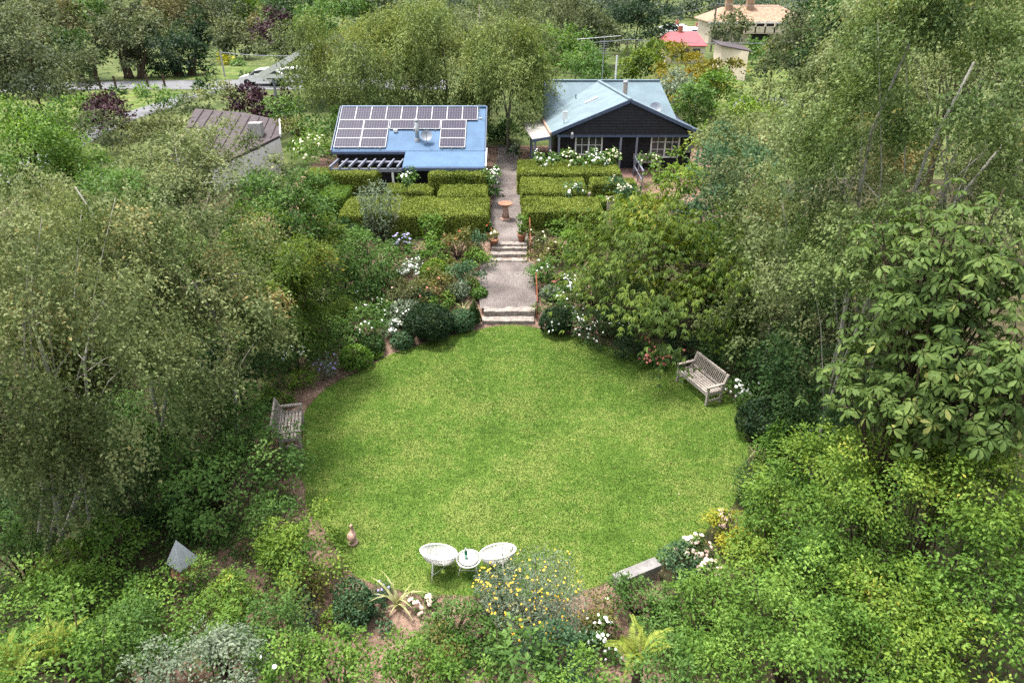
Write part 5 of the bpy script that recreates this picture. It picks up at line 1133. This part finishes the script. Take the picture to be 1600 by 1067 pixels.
S('broad', 'bright', 590, 1062, 50, 22, 'low leafy plant below the bare soil', Y=6.9, leaf=.07)

# -- more trees and understorey
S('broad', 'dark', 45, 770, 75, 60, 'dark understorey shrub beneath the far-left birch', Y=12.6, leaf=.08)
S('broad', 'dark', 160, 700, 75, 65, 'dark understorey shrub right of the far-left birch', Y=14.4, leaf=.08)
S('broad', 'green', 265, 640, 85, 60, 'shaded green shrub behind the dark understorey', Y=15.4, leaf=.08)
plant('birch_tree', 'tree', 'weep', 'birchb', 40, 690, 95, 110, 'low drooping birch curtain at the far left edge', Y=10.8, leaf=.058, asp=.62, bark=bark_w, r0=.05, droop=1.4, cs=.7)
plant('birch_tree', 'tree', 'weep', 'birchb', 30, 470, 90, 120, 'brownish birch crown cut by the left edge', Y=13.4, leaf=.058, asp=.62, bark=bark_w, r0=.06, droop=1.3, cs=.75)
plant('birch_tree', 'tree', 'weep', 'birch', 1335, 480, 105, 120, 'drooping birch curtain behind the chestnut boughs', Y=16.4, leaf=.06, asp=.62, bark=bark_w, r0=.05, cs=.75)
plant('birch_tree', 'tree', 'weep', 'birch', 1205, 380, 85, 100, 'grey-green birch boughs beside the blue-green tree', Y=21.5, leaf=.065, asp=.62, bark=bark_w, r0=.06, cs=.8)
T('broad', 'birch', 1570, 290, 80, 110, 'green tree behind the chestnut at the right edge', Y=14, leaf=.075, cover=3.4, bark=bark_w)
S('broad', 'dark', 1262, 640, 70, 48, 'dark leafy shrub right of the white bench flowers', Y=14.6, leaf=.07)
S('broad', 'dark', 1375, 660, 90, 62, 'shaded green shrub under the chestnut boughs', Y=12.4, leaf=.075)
S('broad', 'green', 1490, 690, 90, 60, 'green shrub between the chestnut and the pale shrubs', Y=10.4, leaf=.08)
S('broad', 'green', 420, 820, 50, 42, 'leafy dark green shrub left of the rounded yellow-green one', Y=11.4, leaf=.08)
S('broad', 'bright', 120, 935, 70, 40, 'leafy green shrub in front of the small yellow-green one', Y=9.2, leaf=.07)
S('broad', 'bright', 330, 975, 60, 40, 'fresh green shrub above the pale grey-green one', Y=8.2, leaf=.065)
S('broad', 'green', 1040, 1055, 60, 30, 'green leafy shrub at the bottom edge beside the lower fern', Y=6.9, leaf=.07)
S('broad', 'bright', 900, 1060, 60, 26, 'leafy plant at the bottom edge left of the fern', Y=6.9, leaf=.07)
S('broad', 'green', 760, 1000, 40, 34, 'green shrub below the smaller yellow-flowered one', leaf=.075)
Pl('broad', 'green', 545, 395, 24, 22, 'green bush below the dark round shrub')
T('broad', 'green', 330, 400, 75, 60, 'green tree between the birches and the maple', Y=21, leaf=.07, cover=4)
T('broad', 'green', 472, 325, 44, 38, 'leafy green tree at the left end of the hedges', Y=26, leaf=.075, cover=4)
T('broad', 'maple', 480, 370, 50, 48, 'fresh green tree left of the dark round shrub', Y=24, leaf=.07, cover=4)
T('broad', 'olive', 250, 215, 60, 34, 'olive tree below the side road', Y=38, leaf=.1)
T('broad', 'gum', 120, 210, 60, 40, 'grey gum left of the purple plum', Y=42, leaf=.1)
T('weep', 'willow', 610, 60, 75, 62, 'yellow-green treetop between the two willowy trees', Y=50, leaf=.12, asp=.3, cover=4.2, cs=1.3)
T('broad', 'dark', 460, 20, 50, 34, 'dark treetop above the carport', Y=118, leaf=.2)
T('broad', 'green', 530, 8, 50, 30, 'green treetop at the top edge left of centre', Y=105, leaf=.2)
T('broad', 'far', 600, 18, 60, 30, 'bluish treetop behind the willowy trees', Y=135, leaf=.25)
T('broad', 'gum', 850, 15, 55, 40, 'grey-green treetop left of the far pine', Y=110, leaf=.2)
T('broad', 'gum', 945, 60, 40, 34, 'grey-green tree behind the television antenna', Y=84, leaf=.16)
T('broad', 'green', 900, 85, 36, 30, 'green tree left of the television antenna', Y=72, leaf=.14)
T('broad', 'dark', 1300, 15, 60, 34, 'dark treetop at the top edge, right', Y=62, leaf=.14)
T('broad', 'green', 1248, 52, 18, 20, 'green tree right of the cream building', Y=80, leaf=.16)
T('broad', 'olive', 1420, 20, 70, 40, 'olive treetop at the upper right edge', Y=38, leaf=.11)
T('broad', 'olive', 1540, 15, 80, 50, 'olive treetop in the upper right corner', Y=30, leaf=.1)
T('broad', 'lime', 1125, 230, 50, 30, 'yellow-green tree right of the house verandah', Y=38, leaf=.1)
T('broad', 'gum', 20, 60, 60, 50, 'grey gum cut by the upper left edge', Y=80, leaf=.16)
T('broad', 'gum', 330, 12, 50, 30, 'pale gum treetop above the pale power pole', Y=120, leaf=.2)
T('broad', 'green', 175, 108, 30, 24, 'green leafy tree behind the thick trunks', Y=90, leaf=.16)
T('broad', 'gum', 70, 120, 50, 40, 'grey tree beside the far kerb', Y=66, leaf=.14)
T('broad', 'gumb', 400, 55, 34, 34, 'brownish tree behind the rounded grey-green one', Y=112, leaf=.2)
T('broad', 'far', 1140, 5, 60, 18, 'pale far treetops above the slim power pole', Y=165, leaf=.3)
T('broad', 'far', 760, 4, 90, 24, 'hazy far treetops at the top edge, centre', Y=150, leaf=.3)
T('broad', 'bright', 1120, 140, 36, 34, 'green treetop between the amber maple and the back lawn', Y=54, leaf=.11)

plant('birch_tree', 'tree', 'weep', 'birchg', 1365, 395, 115, 105, 'drooping green birch boughs in front of the pale leaning trunk', Y=13.2, leaf=.058, asp=.62, bark=bark_w, r0=.045, cs=.6)
S('broad', 'green', 505, 196, 44, 24, 'green shrub under the willowy tree left of the solar roof', Y=41, leaf=.1)
S('broad', 'olive', 585, 165, 52, 24, 'olive shrub behind the solar roof ridge', Y=47, leaf=.1)
S('broad', 'green', 452, 172, 30, 22, 'green bush between the plum trees and the willowy tree', Y=47, leaf=.1)
S('broad', 'gum', 300, 168, 30, 16, 'grey-green bush beside the side road', Y=52, leaf=.11)
S('broad', 'birch', 345, 150, 34, 22, 'pale leafy shrub right of the side road junction', Y=50, leaf=.1, cover=2.6)
S('broad', 'dark', 1105, 395, 60, 50, 'dark shrub under the spreading narrow-leaved tree', Y=23.2, leaf=.08)
S('broad', 'dark', 985, 470, 55, 40, 'dark understorey below the narrow-leaved tree', Y=22.6, leaf=.07)
S('broad', 'dark', 1140, 510, 50, 45, 'dark leafy shrub behind the long bench shrubs', Y=20.5, leaf=.08)

plant('birch_tree', 'tree', 'weep', 'birchb', 110, 745, 85, 80, 'low hanging birch sprays in front of the pale twin trunks', Y=10.9, leaf=.058, asp=.62, bark=bark_w, r0=.04, cs=.6, droop=1.4)
S('broad', 'green', 262, 158, 36, 12, 'green bush on the verge between the trunks and the side road', Y=58, leaf=.12)
S('broad', 'dark', 325, 138, 24, 15, 'dark bush at the road junction', Y=66, leaf=.12)
S('broad', 'green', 150, 160, 30, 12, 'green bush above the purple plum', Y=56, leaf=.12)
Pl('broad', 'green', 545, 925, 16, 11, 'small green plant at the edge of the bare soil', leaf=.05)
Pl('broad', 'blue', 600, 975, 14, 10, 'small bluish plant on the bare soil', leaf=.06)
Pl('broad', 'lime', 520, 965, 20, 14, 'small lime plant left of the bare soil', leaf=.055)

# fern and strap-leaved clumps, each frond and blade its own part
def frond_mesh(L):
    c = []; a = []; n_ = []; ls = []; ws = []
    for i in range(26):
        t = .12 + .86 * i / 25; x = L * t * (1 - .18 * t * t); z_ = L * (.62 * t - .62 * t * t * 1.05); w = L * .2 * math.sin(min(1, t * 1.25 + .12) * math.pi * .93) + .01
        for s in (-1, 1): c.append((x, 0, z_)); a.append((.45, s, -.12)); n_.append((.1, 0, 1)); ls.append(w); ws.append(max(.016, L * .034))
    V, Fc = leaf_geo(np.array(c), np.array(a, float), np.array(n_, float), np.array(ls), np.array(ws), .05, .1)
    return mesh_np('frond', V, Fc, LM['fern'], np.random.default_rng(2).uniform(.3, .8, len(Fc)))
FR = [frond_mesh(.95), frond_mesh(.75)]
for lab, px_, py_, Y_, nf in (('golden-green fern at the bottom left corner', 95, 1015, 7.6, 11), ('golden fern with arching fronds at the bottom edge, centre right', 1000, 1030, 7.6, 13), ('smaller golden fern beside the bottom left corner shrub', 25, 1050, 7.0, 9)):
    p = at(px_, py_, Y_); rs = random.Random(px_); ro = root('fern', p, lab, 'fern')
    for i in range(nf):
        o = link('frond', FR[i % 2], ro); o.rotation_euler = (0, rs.uniform(-.95, -.3), 2 * math.pi * i / nf + rs.uniform(-.45, .45)); o.scale = [rs.uniform(.8, 1.1)] * 3
    MB().tube([(p[0], p[1], 0), p + (0, 0, .03)], [.12, .07], 7).build('stem', bark_b, ro); TRI += 2 * 52 * 2
def blade_mesh(L, w):
    V = []; Fc = []
    for i in range(7):
        t = i / 6; x = L * .75 * t * t; z_ = L * (t - .42 * t**3); ww_ = w * (1 - t**2.5) * .5 + .002; V += [(x, -ww_, z_), (x, ww_, z_)]
        if i: Fc.append((2*i-2, 2*i-1, 2*i+1, 2*i))
    return mesh_np('blade', V, Fc, LM['straw'], np.random.default_rng(4).uniform(.2, .6, len(Fc)))
BLD = [blade_mesh(.8, .055), blade_mesh(.55, .03)]
for lab, px_, py_, z_, nb_, bi in (('strap-leaved lily with pale yellowish blades at the front lawn edge', 622, 950, 0, 12, 0), ('straw-coloured spiky grass clump beside the topiary cone', 724, 490, .1, 16, 1), ('arching straw blades at the right lawn edge', 1180, 715, 0, 9, 1), ('second tuft of straw blades lower on the right lawn edge', 1172, 770, 0, 9, 1)):
    p = onz(px_, py_, z_); rs = random.Random(px_); ro = root('strap_plant', p, lab, 'plant')
    for i in range(nb_): o = link('blade', BLD[bi], ro, (rs.uniform(-.05, .05), rs.uniform(-.05, .05), 0)); o.rotation_euler = (0, rs.uniform(-.25, .35), 2 * math.pi * i / nb_ + rs.uniform(-.3, .3)); o.scale = [rs.uniform(.7, 1.15)] * 3
# low leafy ground cover where the beds are planted
k = 90000; x = rngG.uniform(-13, 13, k); y = rngG.uniform(4, 30, k); keep = off_lawn(x, y) & ((fbm(x, y, 1.3) > -.3) | (np.abs(x) > 6.5)) & ~((x > -6) & (x < -1.4) & (y < 21.4) & (y > 15)) & ~((np.abs(x + 3) < 1.5) & (y < 10.5)) & ((np.hypot(x - .4, y - 16.1) > 7.1) | (y > 22.7))
x, y = x[keep], y[keep]; k = len(x); z_ = np.interp(y, [q[0] for q in GK], [q[1] for q in GK]) + rngG.uniform(.02, .22, k)
V, Fc = leaf_geo(np.stack([x, y, z_], 1), rngG.normal(size=(k, 3)) * (1, 1, .4), rngG.normal(size=(k, 3)) * .4 + (0, 0, 1), rngG.uniform(.06, .11, k), rngG.uniform(.035, .06, k)); TRI += 2 * k
tag(link('ground_cover', mesh_np('ground_cover', V, Fc, LM['green'], np.clip(rngG.normal(.45, .16, k), 0, 1))), 'low leafy ground cover under the shrubs and trees', 'ground cover', kind='stuff')
print('TRIANGLES', TRI, 'PLANTS', NPLANT)
